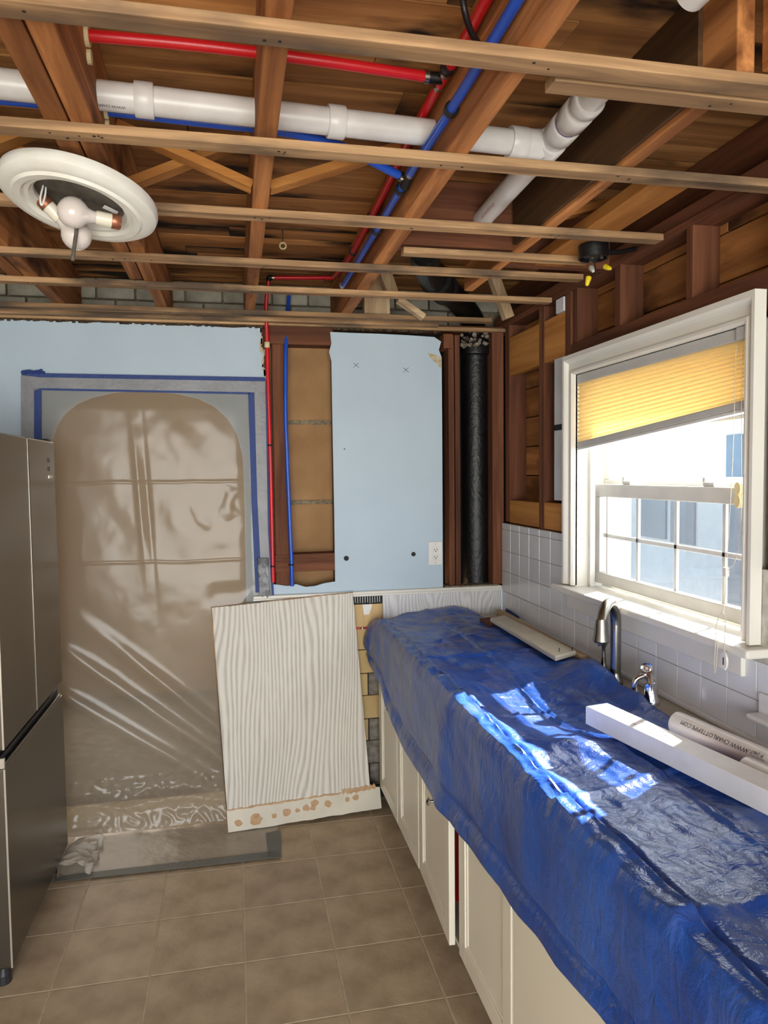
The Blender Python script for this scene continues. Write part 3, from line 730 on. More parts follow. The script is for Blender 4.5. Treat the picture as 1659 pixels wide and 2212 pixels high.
ribbon('painter_tape', [(47, 800), (60, 799), (90, 806), (572, 815), (575, 824), (86, 815), (47, 810)], 'bluetape', .009)
ribbon('painter_tape', [(74, 844), (90, 838), (90, 1000), (88, 1400), (72, 1400), (73, 1000)], 'bluetape', .0066)
ribbon('painter_tape', [(90, 838), (548, 846), (536, 852), (92, 843)], 'bluetape', .0066)
ribbon('painter_tape', [(536, 850), (549, 847), (556, 1080), (566, 1280), (552, 1280), (543, 1080)], 'bluetape', .0066)
ribbon('painter_tape', [(573, 822), (579, 822), (585, 1150), (592, 1290), (587, 1290), (579, 1150)], 'bluetape', .008)
bm = nb()
for i in range(9):
    x_ = 46+i*5; p = ony(x_, 803+random.uniform(-2, 2), YB-.012); bar(bm, p, p+V((.02, -.004, random.uniform(-.006, .01))), .006, .012, (0, 0, 1))
obj('tape_crumple', bm, 'bluetape', ps)
def blob(u, v):
    p = ony(556+24*u+4*v, 1205+88*v, YB-.012); p.y -= .012*abs(noise.noise(V((u*5, v*7, 9))))+.004; return p
obj('duct_tape_patch', grid(nb(), blob, 10, 26), 'ducttape', ps, smooth=True, solid=.001)
for q in ([(165, 1888), (600, 1838), (606, 1852), (120, 1905), (118, 1896)], [(574, 1800), (606, 1794), (608, 1853), (580, 1853)]):
    ribbon('floor_tape', q, 'floortape', 0, z=.006)

# ================================================================== things: leaning board
BL, BR, TL, TR = V((-.061, 3.286, .006)), V((.612, 3.33, .022)), ony(457, 1313, 3.428), ony(762, 1280, 3.428)
nrm = (BR-BL).cross(TL-BL).normalized()
if nrm.y > 0: nrm = -nrm
lp = thing('leaning_board', 'white-washed grained wooden board leaning against the blue wall', 'board', (.27, 3.30, 0))
def pl(u, v): return BL.lerp(BR, u).lerp(TL.lerp(TR, u), v)
def slab(bm, u0, u1, v0, v1, d0, d1, nu=1, nv=1, rag=0):
    A = [[None]*(nv+1) for _ in range(nu+1)]; B = [[None]*(nv+1) for _ in range(nu+1)]
    for i in range(nu+1):
        for j in range(nv+1):
            u = u0+(u1-u0)*i/nu; v = v0+(v1-v0)*j/nv
            if rag and j in (0, nv): v += random.uniform(-rag, rag)
            if rag and i in (0, nu): u += random.uniform(-rag, rag)*.6
            p = pl(u, v); A[i][j] = bm.verts.new(p+nrm*d1); B[i][j] = bm.verts.new(p+nrm*d0)
    for i in range(nu):
        for j in range(nv):
            bm.faces.new((A[i][j], A[i+1][j], A[i+1][j+1], A[i][j+1])); bm.faces.new((B[i][j], B[i][j+1], B[i+1][j+1], B[i+1][j]))
    for i in range(nu):
        bm.faces.new((A[i][0], B[i][0], B[i+1][0], A[i+1][0])); bm.faces.new((A[i][nv], A[i+1][nv], B[i+1][nv], B[i][nv]))
    for j in range(nv):
        bm.faces.new((A[0][j], A[0][j+1], B[0][j+1], B[0][j])); bm.faces.new((A[nu][j], B[nu][j], B[nu][j+1], A[nu][j+1]))
    return bm
obj('board_face', slab(nb(), 0, 1, .098, 1, -.016, .0), 'wash', lp)
obj('board_edge', slab(nb(), -.004, .003, .0, 1.0, -.014, .001, 1, 40, .0012), 'stripZ', lp)
obj('board_edge', slab(nb(), .0, 1.0, .999, 1.003, -.012, .001, 40, 1, .0015), 'stripX', lp)
br = obj('bottom_rail', slab(nb(), 0, 1.07, 0, .098, -.014, .0015, 30, 1, .002), 'offwhite', lp)
obj('bare_patch', slab(nb(), .0, .93, .094, .101, -.004, .0022, 40, 1, .003), 'glue', br)
obj('bare_patch', slab(nb(), .80, 1.04, .090, .112, -.004, .0026, 20, 1, .006), 'brass' if False else 'glue', br)
for u_, v_, r_ in ((.07, .035, .016), (.19, .04, .026), (.315, .042, .012), (.40, .05, .018), (.475, .05, .011), (.535, .055, .016), (.60, .07, .017), (.585, .05, .013), (.69, .058, .016), (.83, .064, .011), (.89, .066, .015)):
    bm = nb(); cc = pl(u_, v_)+nrm*.0019; e1 = (BR-BL).normalized(); e2 = nrm.cross(e1)
    ring_ = [cc+(e1*math.cos(t_*.5236)*1.15+e2*math.sin(t_*.5236))*r_*random.uniform(.75, 1.1) for t_ in range(12)]
    poly_slab(bm, ring_, nrm*.0006); obj('glue_spot', bm, 'glue', br)

# ================================================================== things: base cabinets, counter
CX = .655
def cab_door(par, ya, yb_, z0, z1, knob=None, ang=0):
    """shaker door hinged at its far (yb_) edge"""
    piv = V((CX+.02, yb_, z0)); e = bpy.data.objects.new('door', None); COL.objects.link(e); e.parent = par; e.location = piv-wloc(par); e.rotation_euler = (0, 0, ang)
    W, Hh = yb_-ya, z1-z0
    def lb(nm, x0, x1, y0, y1, za, zb, mt='cab', bv=.0015): return obj(nm, bx(nb(), x0, x1, y0, y1, za, zb), mt, e, bv, local=True)
    st = .058
    lb('panel', -.012, -.002, -W+st-.004, -st+.004, st-.004, Hh-st+.004)
    lb('stile', -.02, 0, -st, 0, 0, Hh); lb('stile', -.02, 0, -W, -W+st, 0, Hh); lb('rail', -.02, 0, -W+st, -st, 0, st); lb('rail', -.02, 0, -W+st, -st, Hh-st, Hh)
    for a in ((-W+st, -W+st+.012), (-st-.012, -st)): lb('bead', -.0155, -.011, a[0], a[1], st, Hh-st, bv=.002)
    for a in ((st, st+.012), (Hh-st-.012, Hh-st)): lb('bead', -.0155, -.011, -W+st+.012, -st-.012, a[0], a[1], bv=.002)
    if knob:
        ky, kz = knob; bm = nb(); lathe(bm, [(0, 0), (.006, 0), (.005, .012), (.013, .018), (.014, .024), (.008, .029), (0, .03)], n=18, mat=Matrix.Translation(V((-.02, ky-yb_, kz-z0))) @ Matrix.Rotation(R(-90), 4, 'Y'))
        obj('knob', bm, 'chrome', e, smooth=True, local=True)
    return e
def cabinet(label, ya, yb_, doors, open_front=False):
    c = thing('base_cabinet', label, 'cabinet', (1.0, (ya+yb_)/2, 0), 'white base cabinets under the blue tarp')
    bm = nb(); x0, x1 = CX+.021, 1.29
    bx(bm, x0, x1, ya+.001, ya+.017, .10, .872); bx(bm, x0, x1, yb_-.017, yb_-.001, .10, .872); bx(bm, x0, x1, ya+.017, yb_-.017, .10, .116); bx(bm, x1-.012, x1, ya+.017, yb_-.017, .116, .872)
    obj('carcass', bm, 'cab', c)
    box('toe_kick', .735, .75, ya+.001, yb_-.001, 0, .10, 'darkgrey', c)
    bm = nb(); bx(bm, x0, x0+.018, ya+.017, yb_-.017, .845, .872); obj('face_rail', bm, 'cab', c)
    for d in doors: cab_door(c, *d)
    return c
cabinet('white two-door base cabinet in the corner by the brick infill', 2.592, 3.452, [(2.965, 3.345, .125, .86, (3.064, .597)), (2.60, 2.955, .125, .86)])
box('filler_strip', 0, 0, 0, 0, 0, 0, 'cab') if False else None
cabinet('white sink base cabinet with one door hanging ajar', 1.645, 2.590, [(2.135, 2.585, .13, .86, (2.328, .512), R(-2.4)), (1.66, 2.092, .13, .86)])
cabinet('plain white panel cabinet next to the sink base', 1.02, 1.643, [])
c3 = [o for o in COL.objects if o.name.startswith('base_cabinet')][-1]
box('flat_front', CX, CX+.02, 1.025, 1.64, .12, .86, 'cab', c3, .002)
cabinet('white base cabinet at the camera end of the counter', .2, 1.018, [(.62, 1.01, .125, .86), (.21, .61, .125, .86)])
tag(obj('red_container', lathe(nb(), [(0, 0), (.04, 0), (.042, .02), (.042, .35), (.036, .375), (.018, .39), (.018, .41), (0, .41)], (.745, onx(983, 1810, .745).y, .116), 20), 'redpex', smooth=True), 'red container standing in the open gap of the sink cabinet', 'container')
ct = thing('countertop', 'laminate worktop hidden under the blue tarp', 'countertop', (1.0, 1.9, .874))
bm = nb()
SK = (.80, 1.12, 1.72, 2.42)
for a in ((.645, SK[0], .19, 3.45), (SK[1], 1.312, .19, 3.45), (SK[0], SK[1], .19, SK[2]), (SK[0], SK[1], SK[3], 3.45)): bx(bm, a[0], a[1], a[2], a[3], .874, .912)
obj('worktop', bm, 'counter', ct)
bm = nb(); x0, x1, y0, y1 = SK
for a in ((x0, x0+.003, y0, y1, .72, .912), (x1-.003, x1, y0, y1, .72, .912), (x0, x1, y0, y0+.003, .72, .912), (x0, x1, y1-.003, y1, .72, .912), (x0, x1, y0, y1, .717, .72)): bx(bm, *a)
obj('sink_basin', bm, 'nickel', ct)

# ================================================================== things: blue tarp
hemY = [(-.5, .70), (.5, .70), (1.12, .664), (1.35, .633), (1.6, .611), (2.08, .581), (2.4, .574), (2.74, .573), (2.95, .62), (3.144, .695), (3.42, .735), (3.5, .74)]
def interp(t, xs_):
    for (a, b_), (c_, d_) in zip(xs_, xs_[1:]):
        if t <= c_:
            s_ = max(0, (t-a)/(c_-a)); s_ = s_*s_*(3-2*s_); return b_+(d_-b_)*s_
    return xs_[-1][1]
def g2(x, y, cx, cy, sx, sy): return math.exp(-((x-cx)/sx)**2-((y-cy)/sy)**2)
def ridge(x, y):
    """sharp little crinkles"""
    a = 0
    for k_, (sx_, sy_, am) in enumerate(((7, 5, .007), (15, 9, .004), (34, 20, .002))):
        a += am*(1-2.2*abs(noise.noise(V((x*sx_+.6*y*sx_*.3, y*sy_, 3.7*k_)))))
    return a*.8
def ztop(x, y):
    z = .930+.006*noise.noise(V((x*3, y*2.4, 0)))+ridge(x, y)
    z += .014*math.exp(-((x-.66)/.05)**2)                                  # rolled front edge
    z -= .055*g2(x, y, .96, 2.03, .17, .30)                                # sag over the sink
    z += .042*g2(x, y, 1.20, 2.27, .08, .11)+.035*g2(x, y, 1.2, 2.02, .05, .16)  # pulled up over the tap
    z += .02*g2(x, y, .86, 1.66, .18, .06)                                 # ledge in front of the carton
    z += .03*g2(x, y, 1.05, 3.40, .14, .10)
    z += .006*math.exp(-((x-.672-.008*math.sin(y*7))/.006)**2) - .009*math.exp(-((x-.685-.008*math.sin(y*7))/.007)**2)
    z += .006*math.exp(-((x-.93-.012*math.sin(y*5))/.007)**2) - .005*math.exp(-((x-.945-.012*math.sin(y*5))/.008)**2)
    z += .006*math.exp(-((y-2.60-.1*(x-.9))/.012)**2)+.006*math.exp(-((y-1.45-.3*(x-.9))/.012)**2)+.006*math.exp(-((y-1.0-.15*(x-.9))/.012)**2)
    z += .010*math.exp(-((x-.655)/.03)**2)*noise.noise(V((0, y*16, 5)))
    z += .011*g2(x, y, 1.06, 1.30, .14, .34)                               # pushed up under the carton and pipes
    d_ = min(x-SK[0], SK[1]-x, y-SK[2], SK[3]-y)                           # hangs over the sink rim
    return max(z, .9155-1.5*max(0, d_-.012))
XB = [(-.5, 1.22), (1.4, 1.215), (1.82, 1.19), (2.05, 1.186), (2.16, 1.207), (2.24, 1.209), (2.34, 1.226), (2.42, 1.228), (2.5, 1.19), (2.6, 1.185), (3.0, 1.19), (3.2, 1.17), (3.44, 1.12)]
def tarp(u, v):
    y = -.35+(3.445+.35)*u
    vt = .62
    if v <= vt:
        t = v/vt; x = interp(y, XB)+( .642-interp(y, XB))*t
        x += .006*noise.noise(V((0, y*7, 2)))*t
        z = ztop(x, y)
        if y > 3.2 and x < .8: z -= .05*((y-3.2)/.245)**2*((.8-x)/.16)**1
        return V((x, y, z))
    t = (v-vt)/(1-vt); xr_ = .642+.006*noise.noise(V((0, y*7, 2))); zr = ztop(xr_, y)
    if y > 3.2: zr -= .05*((y-3.2)/.245)**2
    zh = interp(y, hemY); th = min(1, t/.12)
    x = xr_-.016*math.sin(th*math.pi/2)-.006*t
    x += .007*noise.noise(V((y*3.5+t, t*1.2, 6)))*t+.003*noise.noise(V((y*8+t*5, t*2.0, 9)))+.0006*noise.noise(V((y*40+t*9, t*9, 2)))
    x += .012*math.exp(-((t-.83)/.05)**2)-.005*max(0, (t-.86)/.14)
    x -= .016*math.exp(-((y-2.15)/.10)**2)*min(1, t*3)
    if y > 3.2: x -= .02*(y-3.2)/.245*math.sin(t*math.pi)
    z = zr-.012*(1-math.cos(th*math.pi/2))-(zr-zh-.012)*t
    return V((min(x, .642), y, z))
tp = obj('blue_tarp', grid(nb(), tarp, 520, 190), 'tarp', smooth=True, solid=.0016)
tag(tp, 'crumpled blue tarp draped over the whole counter', 'tarp')

# ================================================================== things on the counter and sink
# tap: tall arched spout turned toward the room
fa = thing('kitchen_faucet', 'tall arched brushed-nickel faucet rising behind the tarp', 'faucet', (1.235, 2.185, .912))
dirn = V((-.756, -.653, 0)).normalized(); bp_ = V((1.235, 2.185, .90))
pts = [bp_+V((0, 0, .012)), bp_+V((0, 0, .19)), bp_+V((0, 0, .222))]
for k_ in range(1, 9):
    a = math.pi*k_/9; pts.append(bp_+V((0, 0, .222))+dirn*.065*(1-math.cos(a))+V((0, 0, .076*math.sin(a))))
pts += [bp_+dirn*.132+V((0, 0, .226))]
obj('spout', tube(nb(), smooth_path(pts, 4), .0175, 20), 'nickel', fa, smooth=True)
e_ = bp_+dirn*.13+V((0, 0, .246))
obj('spray_head', tube(nb(), [e_+V((0, 0, .012)), e_, e_-V((0, 0, .03)), e_-V((0, 0, .058)), e_-V((0, 0, .063))], [.018, .020, .0225, .027, .023], 22), 'nickel', fa, smooth=True)
obj('base_ring', lathe(nb(), [(0, 0), (.024, 0), (.024, .02), (.019, .032), (.0175, .044)], bp_+V((0, 0, .012)), 20), 'nickel', fa, smooth=True)
# single lever beside it
hb = onx(1405, 1500, 1.235); hb.z = .912
lv = thing('faucet_lever', 'chrome loop-handled faucet lever beside the arched faucet', 'faucet handle', hb)
obj('lever_base', lathe(nb(), [(0, 0), (.028, 0), (.028, .015), (.02, .03), (.018, .065), (0, .068)], hb, 22), 'chrome', lv, smooth=True)
c_ = onx(1397, 1444, 1.235)
pth = [hb+V((0, 0, .06)), hb+V((.004, .012, .085)), c_+V((.004, 0, -.028)), c_+V((0, .002, -.004))]
obj('lever_neck', tube(nb(), smooth_path(pth, 5), .011, 14), 'chrome', lv, smooth=True)
fdir = (CAM-c_).normalized(); q_ = fdir.to_track_quat('Z', 'Y').to_matrix().to_4x4()
obj('lever_cap', lathe(nb(), [(0, .010), (.010, .010), (.012, .007), (.0175, .009), (.0195, 0), (.014, -.014), (0, -.016)], n=26, mat=Matrix.Translation(c_) @ q_), 'chrome', lv, smooth=True)
bm = nb()
for k_ in range(8):
    a = k_*math.pi/4; lathe(bm, [(0, .0112), (.0022, .0112), (.0022, .0095)], n=8, mat=Matrix.Translation(c_) @ q_ @ Matrix.Translation(V((.0068*math.cos(a), .0068*math.sin(a), 0))))
obj('cap_dots', bm, 'blackmatte', lv)
sd = rt; lp_ = [c_+V((0, 0, -.02))-sd*.004, c_-sd*.03+V((0, 0, -.032)), c_-sd*.038+V((0, 0, -.055)), c_-sd*.030+V((0, 0, -.078))]
lp2 = [c_+V((0, 0, -.02))+sd*.004, c_+sd*.020+V((0, 0, -.032)), c_+sd*.027+V((0, 0, -.06)), c_+sd*.022+V((0, 0, -.088))]
for q in (lp_, lp2): obj('lever_arm', tube(nb(), smooth_path(q, 5), [.0085]*16, 12), 'chrome', lv, smooth=True)
# slim soap pump
sb = onx(1304, 1432, 1.25)
sp_ = thing('soap_pump', 'slim nickel soap pump behind the arched faucet', 'soap pump', (sb.x, sb.y, .912))
obj('pump_body', lathe(nb(), [(0, 0), (.02, 0), (.02, .01), (.012, .02), (.0085, .05), (.0065, .085), (.006, .10), (.012, .112), (.0125, .12), (0, .122)], (sb.x, sb.y, .912), 18), 'nickel', sp_, smooth=True)
obj('pump_nozzle', tube(nb(), [(sb.x, sb.y, 1.03), (sb.x-.03, sb.y-.02, 1.028)], .004, 10), 'nickel', sp_, smooth=True)

# long white carton
u_ = V((.173, -.985, 0)).normalized(); s_ = V((u_.y, -u_.x, 0))*-1
cb = V((.947, 1.772, .949))
cx_ = thing('long_carton', 'long narrow white carton lying across the tarp by the sink', 'carton', cb)
def obox(bm, o, l_, w_, z0, z1, a0=0):
    a = [o+u_*a0-s_*w_/2, o+u_*a0+s_*w_/2, o+u_*l_+s_*w_/2, o+u_*l_-s_*w_/2]
    return poly_slab(bm, [q+V((0, 0, z0)) for q in a], (0, 0, z1-z0))
obj('carton_body', obox(nb(), cb, .72, .068, 0, .05), 'carton', cx_, .002)
obj('end_flap', obox(nb(), cb, -.0012, .070, .002, .048), 'white', cx_)
obj('shipping_label', obox(nb(), cb, .30, .05, .0501, .0505, .02), 'paper', cx_)
bm = nb()
for k_ in range(7):
    for j_ in range(3):
        if random.random() < .8: obox(bm, cb+s_*(.014-.014*j_), .06+k_*.032+random.uniform(.008, .02), .0035, .0506, .0508, .06+k_*.032)
obj('label_print', bm, plain('grey_print', (150, 150, 156), .7), cx_)['kind'] = 'stuff'

# PVC pipes lying behind the carton
def pipe_thing(name, label, p0, p1, r, txt=None, grp=None):
    t = thing(name, label, 'pipe', V(((p0.x+p1.x)/2, (p0.y+p1.y)/2, min(p0.z, p1.z)-r)), grp)
    d = (p1-p0).normalized(); bm = nb(); n_ = 28; sA, uA = frame_of(d)
    rings = []
    for p, rr_ in ((p0, r), (p1, r), (p1, r-.004), (p0, r-.004)): rings.append([bm.verts.new(p+(sA*math.cos(2*math.pi*k/n_)+uA*math.sin(2*math.pi*k/n_))*rr_) for k in range(n_)])
    for a, c in zip(rings, rings[1:]+rings[:1]):
        for k in range(n_): bm.faces.new((a[k], a[(k+1) % n_], c[(k+1) % n_], c[k]))
    obj('pipe_wall', bm, 'pvc', t, smooth=True)
    return t, d
p0 = onz(1452, 1562, .976); p0 = V((1.112, 1.655, .974)); p1 = V((1.247, .755, .974))
t, d = pipe_thing('pvc_pipe', 'white PVC pipe with printed lettering lying against the tile', p0, p1, .030)
tc = p0.lerp(p1, .155)
bm = wrap_text(nb(), 'WWW.CHARLOTTEPIPE.COM', .0155, tc, -d, V((-.75, -.35, .62)), .030); obj('printed_lettering', bm, 'ink', t)
bm = wrap_text(nb(), '||||||||||', .016, p0.lerp(p1, .30), -d, V((-.9, -.3, .25)), .030); obj('printed_barcode', bm, 'ink', t)
bm = wrap_text(nb(), 'P 2467-7', .012, p0.lerp(p1, .29), -d, V((-.7, -.3, .7)), .030); obj('printed_lettering', bm, 'ink', t)
q0 = V((1.086, 1.365, .973)); t2, d = pipe_thing('pvc_pipe', 'short white PVC pipe lying between the carton and the lettered pipe', q0, V((1.142, 1.04, .973)), .027)
tag(obj('blue_pipe_offcut', tube(nb(), smooth_path([(1.044, 1.60, .954), (1.056, 1.50, .957), (1.068, 1.405, .957)], 5), .009, 12), 'bluepex', smooth=True), 'blue plastic pipe offcut between carton and PVC pipe', 'pipe')
tag(obj('red_pipe_offcut', tube(nb(), smooth_path([(1.044, 1.54, .972), (1.052, 1.47, .974), (1.064, 1.40, .974)], 5), .008, 12), 'redpex', smooth=True), 'red plastic pipe offcut between carton and PVC pipe', 'pipe')
# trim offcuts at the back of the counter
def plank(name, label, pts, h, mat, bev=.004):
    b_ = V((sum(p.x for p in pts)/4, sum(p.y for p in pts)/4, pts[0].z-h))
    return tag(obj(name, poly_slab(nb(), pts, (0, 0, -h)), mat, None, bev), label, 'board')
q = [onz(*p_, .968) for p_ in [(1058, 1334), (1090, 1328), (1245, 1405), (1200, 1418)]]
tb_ = thing('trim_board', 'cream painted trim board lying on the tarp along the tile', 'board', (q[0].x, 2.8, .948))
obj('board', poly_slab(nb(), q, (0, 0, -.02)), 'offwhite', tb_, .006)
for pp in ((1208, 1408), (1236, 1406)):
    p = onz(*pp, .97); obj('nail', tube(nb(), [p, p+V((0, 0, .014))], .0014, 6), 'nail', tb_)
r1 = [onz(*p_, .958) for p_ in [(1072, 1317), (1082, 1315), (1268, 1415), (1254, 1415)]]
tag(obj('trim_strip', poly_slab(nb(), r1, (0, 0, -.0455)), 'paleY', None, .003), 'thin brown-edged wood strip between trim board and tile', 'board')
tag(obj('wood_offcut', poly_slab(nb(), [onz(*p_, .9485) for p_ in [(1036, 1335), (1082, 1331), (1080, 1340), (1056, 1345)]], (0, 0, -.017)), 'studX', None, .002), 'small dark wood offcut under the end of the trim board', 'wood block')
tag(obj('blue_shim', poly_slab(nb(), [onx(*p_, 1.309) for p_ in [(1095, 1314), (1122, 1332), (1121, 1338), (1091, 1324)]], (-.004, 0, 0)), 'bluetape'), 'strip of blue tape stuck low on the tile behind the trim board', 'tape')
# white dish on the tile at the right
p = onx(1652, 1512, XR)
sdh = thing('soap_dish', 'white ceramic soap dish fixed to the tile below the window', 'soap dish', (XR-.02, p.y-.05, p.z-.03))
box('dish_plate', XR-.012, XR, p.y-.11, p.y+.012, p.z-.055, p.z+.018, 'tile', sdh, .008); box('dish_lip', XR-.055, XR-.01, p.y-.10, p.y+.004, p.z-.045, p.z-.03, 'tile', sdh, .006)

# ================================================================== things: cellular shade
SHX = 1.337
sh = thing('cellular_shade', 'yellow pleated cellular shade hanging crooked in the window', 'window shade', (SHX, 2.2, 1.72))
sy0, sy1 = CY0+.006, CY1-.004
def zb_(y): return 1.741+(1.812-1.741)*(sy1-y)/(sy1-sy0)
NP = 14
def pleat(side):
    def f(u, v):
        y = sy1+(sy0-sy1)*u; k_ = v*NP*2; ki = k_-math.floor(k_); zig = abs(((v*NP) % 1)-.5)*2
        return V((SHX+side*(.003+.014*(1-zig)), y, 1.971-(1.971-zb_(y))*v))
    return f
obj('pleated_fabric', grid(nb(), pleat(-1), 24, NP*4), 'shade', sh); obj('pleated_fabric', grid(nb(), pleat(1), 24, NP*4), 'shade', sh)
box('head_rail', SHX-.018, SHX+.018, sy0, sy1, 1.970, 2.004, 'rail', sh, .003)
bm = nb(); a_, c_ = V((SHX, sy1, zb_(sy1)-.010)), V((SHX, sy0, zb_(sy0)-.010)); bar(bm, a_, c_, .034, .022, (0, 0, 1)); obj('bottom_rail', bm, 'rail', sh, .003)
bm = nb(); bar(bm, a_+V((-.005, 0, -.016)), c_+V((-.005, 0, -.016)), .024, .010, (0, 0, 1)); obj('bottom_lip', bm, 'white', sh, .002)
box('mount_bracket', SHX-.03, SHX+.02, sy0-.004, sy0+.035, 1.972, 2.003, 'rail', sh, .003)
cx2 = SHX-.03
def cpt(px_, py_): return onx(px_, py_, cx2)
for pl_ in ([(1590, 745), (1584, 960), (1577, 1100), (1569, 1235)], [(1601, 750), (1602, 960), (1600, 1130), (1590, 1205), (1572, 1232)]):
    obj('lift_cord', tube(nb(), smooth_path([cpt(*q) for q in pl_], 6), .0009, 6), 'cord', sh)
obj('lift_cord', tube(nb(), smooth_path([cpt(*q) for q in [(1568, 1235), (1567, 1280), (1563, 1322)]], 5), .0013, 6), 'cord', sh)
p = cpt(1568, 1235); box('cord_connector', p.x-.006, p.x+.006, p.y-.008, p.y+.008, p.z-.014, p.z+.012, 'white', sh, .003)
cx2 = XR-.07
for pl_ in ([(1561, 1322), (1549, 1345), (1545, 1400), (1543, 1452), (1547, 1440), (1551, 1380)], [(1561, 1322), (1567, 1335), (1566, 1370), (1565, 1410)]):
    obj('cord_loop', tube(nb(), smooth_path([cpt(*q) for q in pl_], 6), .0012, 6), 'cord', sh)
p = cpt(1565, 1428); bm = nb(); lathe(bm, [(0, -.003), (.012, -.003), (.0135, 0), (.012, .003), (0, .003)], n=20, mat=Matrix.Translation(p) @ Matrix.Rotation(R(90), 4, 'Y') @ Matrix.Scale(1.9, 4, (1, 0, 0))); obj('cord_tassel', bm, 'white', sh, smooth=True)
box('tassel_slot', p.x-.0042, p.x-.0028, p.y-.0016, p.y+.0016, p.z-.010, p.z+.010, 'ink', sh)
p = onx(1597, 1070, 1.33)
bm = nb()
for zc in (.018, -.016): lathe(bm, [(0, -.008), (.013, -.008), (.013, .008), (0, .008)], n=18, mat=Matrix.Translation(p+V((0, 0, zc))) @ Matrix.Rotation(R(90), 4, 'Y') @ Matrix.Scale(1.4, 4, (1, 0, 0)))
tag(obj('cord_cleat', bm, 'ivory', None, .002), 'ivory cord cleat screwed to the window jamb', 'cord cleat')

# ================================================================== things: outlet on the blue wall
p = ony(940, 1195, YB)
ol = thing('wall_outlet', 'white duplex outlet on the blue wallboard', 'outlet', (p.x, YB-.004, p.z-.058))
box('cover_plate', p.x-.036, p.x+.036, YB-.007, YB-.001, p.z-.058, p.z+.058, 'white', ol, .003)
rc = box('receptacle', p.x-.017, p.x+.017, YB-.010, YB-.006, p.z-.034, p.z+.034, 'white', ol, .002)
for zc in (.018, -.018):
    for xa, xb, za, zb in ((-.008, -.0055, -.003, .006), (.0055, .008, -.003, .006), (-.0025, .0025, -.010, -.005)):
        box('slot', p.x+xa, p.x+xb, YB-.0106, YB-.0095, p.z+zc+za, p.z+zc+zb, 'ink', rc)
for zc in (.047, -.047):
    bm = nb(); lathe(bm, [(0, 0), (.003, 0), (.003, .001), (0, .001)], n=10, mat=Matrix.Translation(V((p.x, YB-.007, p.z+zc))) @ Matrix.Rotation(R(90), 4, 'X')); obj('screw', bm, 'copper', ol)

# ================================================================== things: soil stack
ss = thing('soil_stack', 'black cast-iron soil pipe standing in the open corner of the wall', 'pipe', (1.222, 3.575, 1.0))
obj('pipe', tube(nb(), [(1.222, 3.575, 1.0), (1.222, 3.575, 2.25)], .068, 30), 'iron', ss, smooth=True)
obj('hub', lathe(nb(), [(.068, 2.22), (.082, 2.225), (.084, 2.30), (.07, 2.32)], (1.222, 3.575, 0), 30), 'iron', ss, smooth=True)
obj('branch', tube(nb(), smooth_path([(1.222, 3.575, 2.31), (1.20, 3.55, 2.40), (1.08, 3.40, 2.455), (.93, 3.2, 2.47), (.80, 2.95, 2.475), (.74, 2.75, 2.48)], 6), .058, 24), 'iron', ss, smooth=True)
for y_ in ((.96, 3.24, 2.468), (.89, 3.12, 2.471)):
    d_ = V((-.13, -.25, .006)).normalized(); obj('coupling', tube(nb(), [V(y_)-d_*.022, V(y_)+d_*.022], .069, 24), 'black', ss, smooth=True)
bm = nb()
for k_ in range(60):
    a = random.uniform(0, 6.28); q = V((1.222+.085*math.cos(a)*random.uniform(.6, 1.2), 3.53-abs(.06*math.sin(a)), 2.26+random.uniform(0, .09))); s_2 = random.uniform(.004, .014)
    bmesh.ops.create_icosphere(bm, subdivisions=1, radius=s_2, matrix=Matrix.Translation(q))
obj('plaster_crumbs', bm, 'fluff', ss)

# ================================================================== things: ceiling pipes
def coupling(par, p, d, r, ln, mat='pvc', nm='coupling'):
    d = V(d).normalized(); p = V(p)
    return obj(nm, tube(nb(), [p-d*ln/2, p-d*ln/2+d*.002, p+d*ln/2-d*.002, p+d*ln/2], [r-.0015, r, r, r-.0015], 26), mat, par, smooth=True)
PZ = 2.445; PY = 1.70
dp = thing('drain_pipe', 'white PVC drain pipe running through the ceiling joists to a wye', 'pipe', (.2, PY, PZ-.03))
jx = onz(1150, 330, PZ).x
A0, A1 = V((-1.5, 1.618, PZ)), V((jx-.03, 1.740, PZ))
obj('pipe', tube(nb(), [A0, A1], .030, 28), 'pvc', dp, smooth=True)
dX = (A1-A0).normalized()
for x_ in (onz(310, 210, PZ).x, onz(726, 262, PZ).x): coupling(dp, A0+dX*((x_-A0.x)/dX.x), dX, .0365, .04)
J = V((jx+.028, 1.74, PZ-.004)); B1 = V((.804, 2.288, PZ)); B0 = V((.787, 1.528, PZ+.003)); JX = B0.lerp(B1, .30)
obj('branch_pipe', tube(nb(), [JX, B1], .030, 28), 'pvc', dp, smooth=True)
obj('branch_pipe', tube(nb(), [JX, B0-(B1-B0).normalized()*.10], .030, 28), 'pvc', dp, smooth=True)
dY = (B1-B0).normalized()
coupling(dp, JX+dY*-.10, dY, .0375, .05, nm='wye_hub'); coupling(dp, JX+dY*.02, dY, .038, .13, nm='wye_body'); coupling(dp, A1+dX*-.03, dX, .0375, .045, nm='wye_hub')
obj('wye_branch', tube(nb(), smooth_path([A1-dX*.02, A1+dX*.035, JX+V((-.03, -.012, 0)), JX+V((0, .02, 0))], 6), .036, 26), 'pvc', dp, smooth=True)
coupling(dp, B0+dY*.06, dY, .0372, .05); coupling(dp, B0+dY*.0, dY, .0372, .03)
obj('primer_ring', tube(nb(), [JX+dY*-.128, JX+dY*-.122], .0312, 26), plain('purple_primer', (120, 96, 140), .5), dp, smooth=True)
bm = wrap_text(nb(), 'WWW.CHARLOTTEPIPE', .0092, A0+dX*((onz(222, 215, PZ).x-A0.x)/dX.x), -dX, V((0, -.45, -.9)), .030); obj('printed_lettering', bm, 'ink', dp)
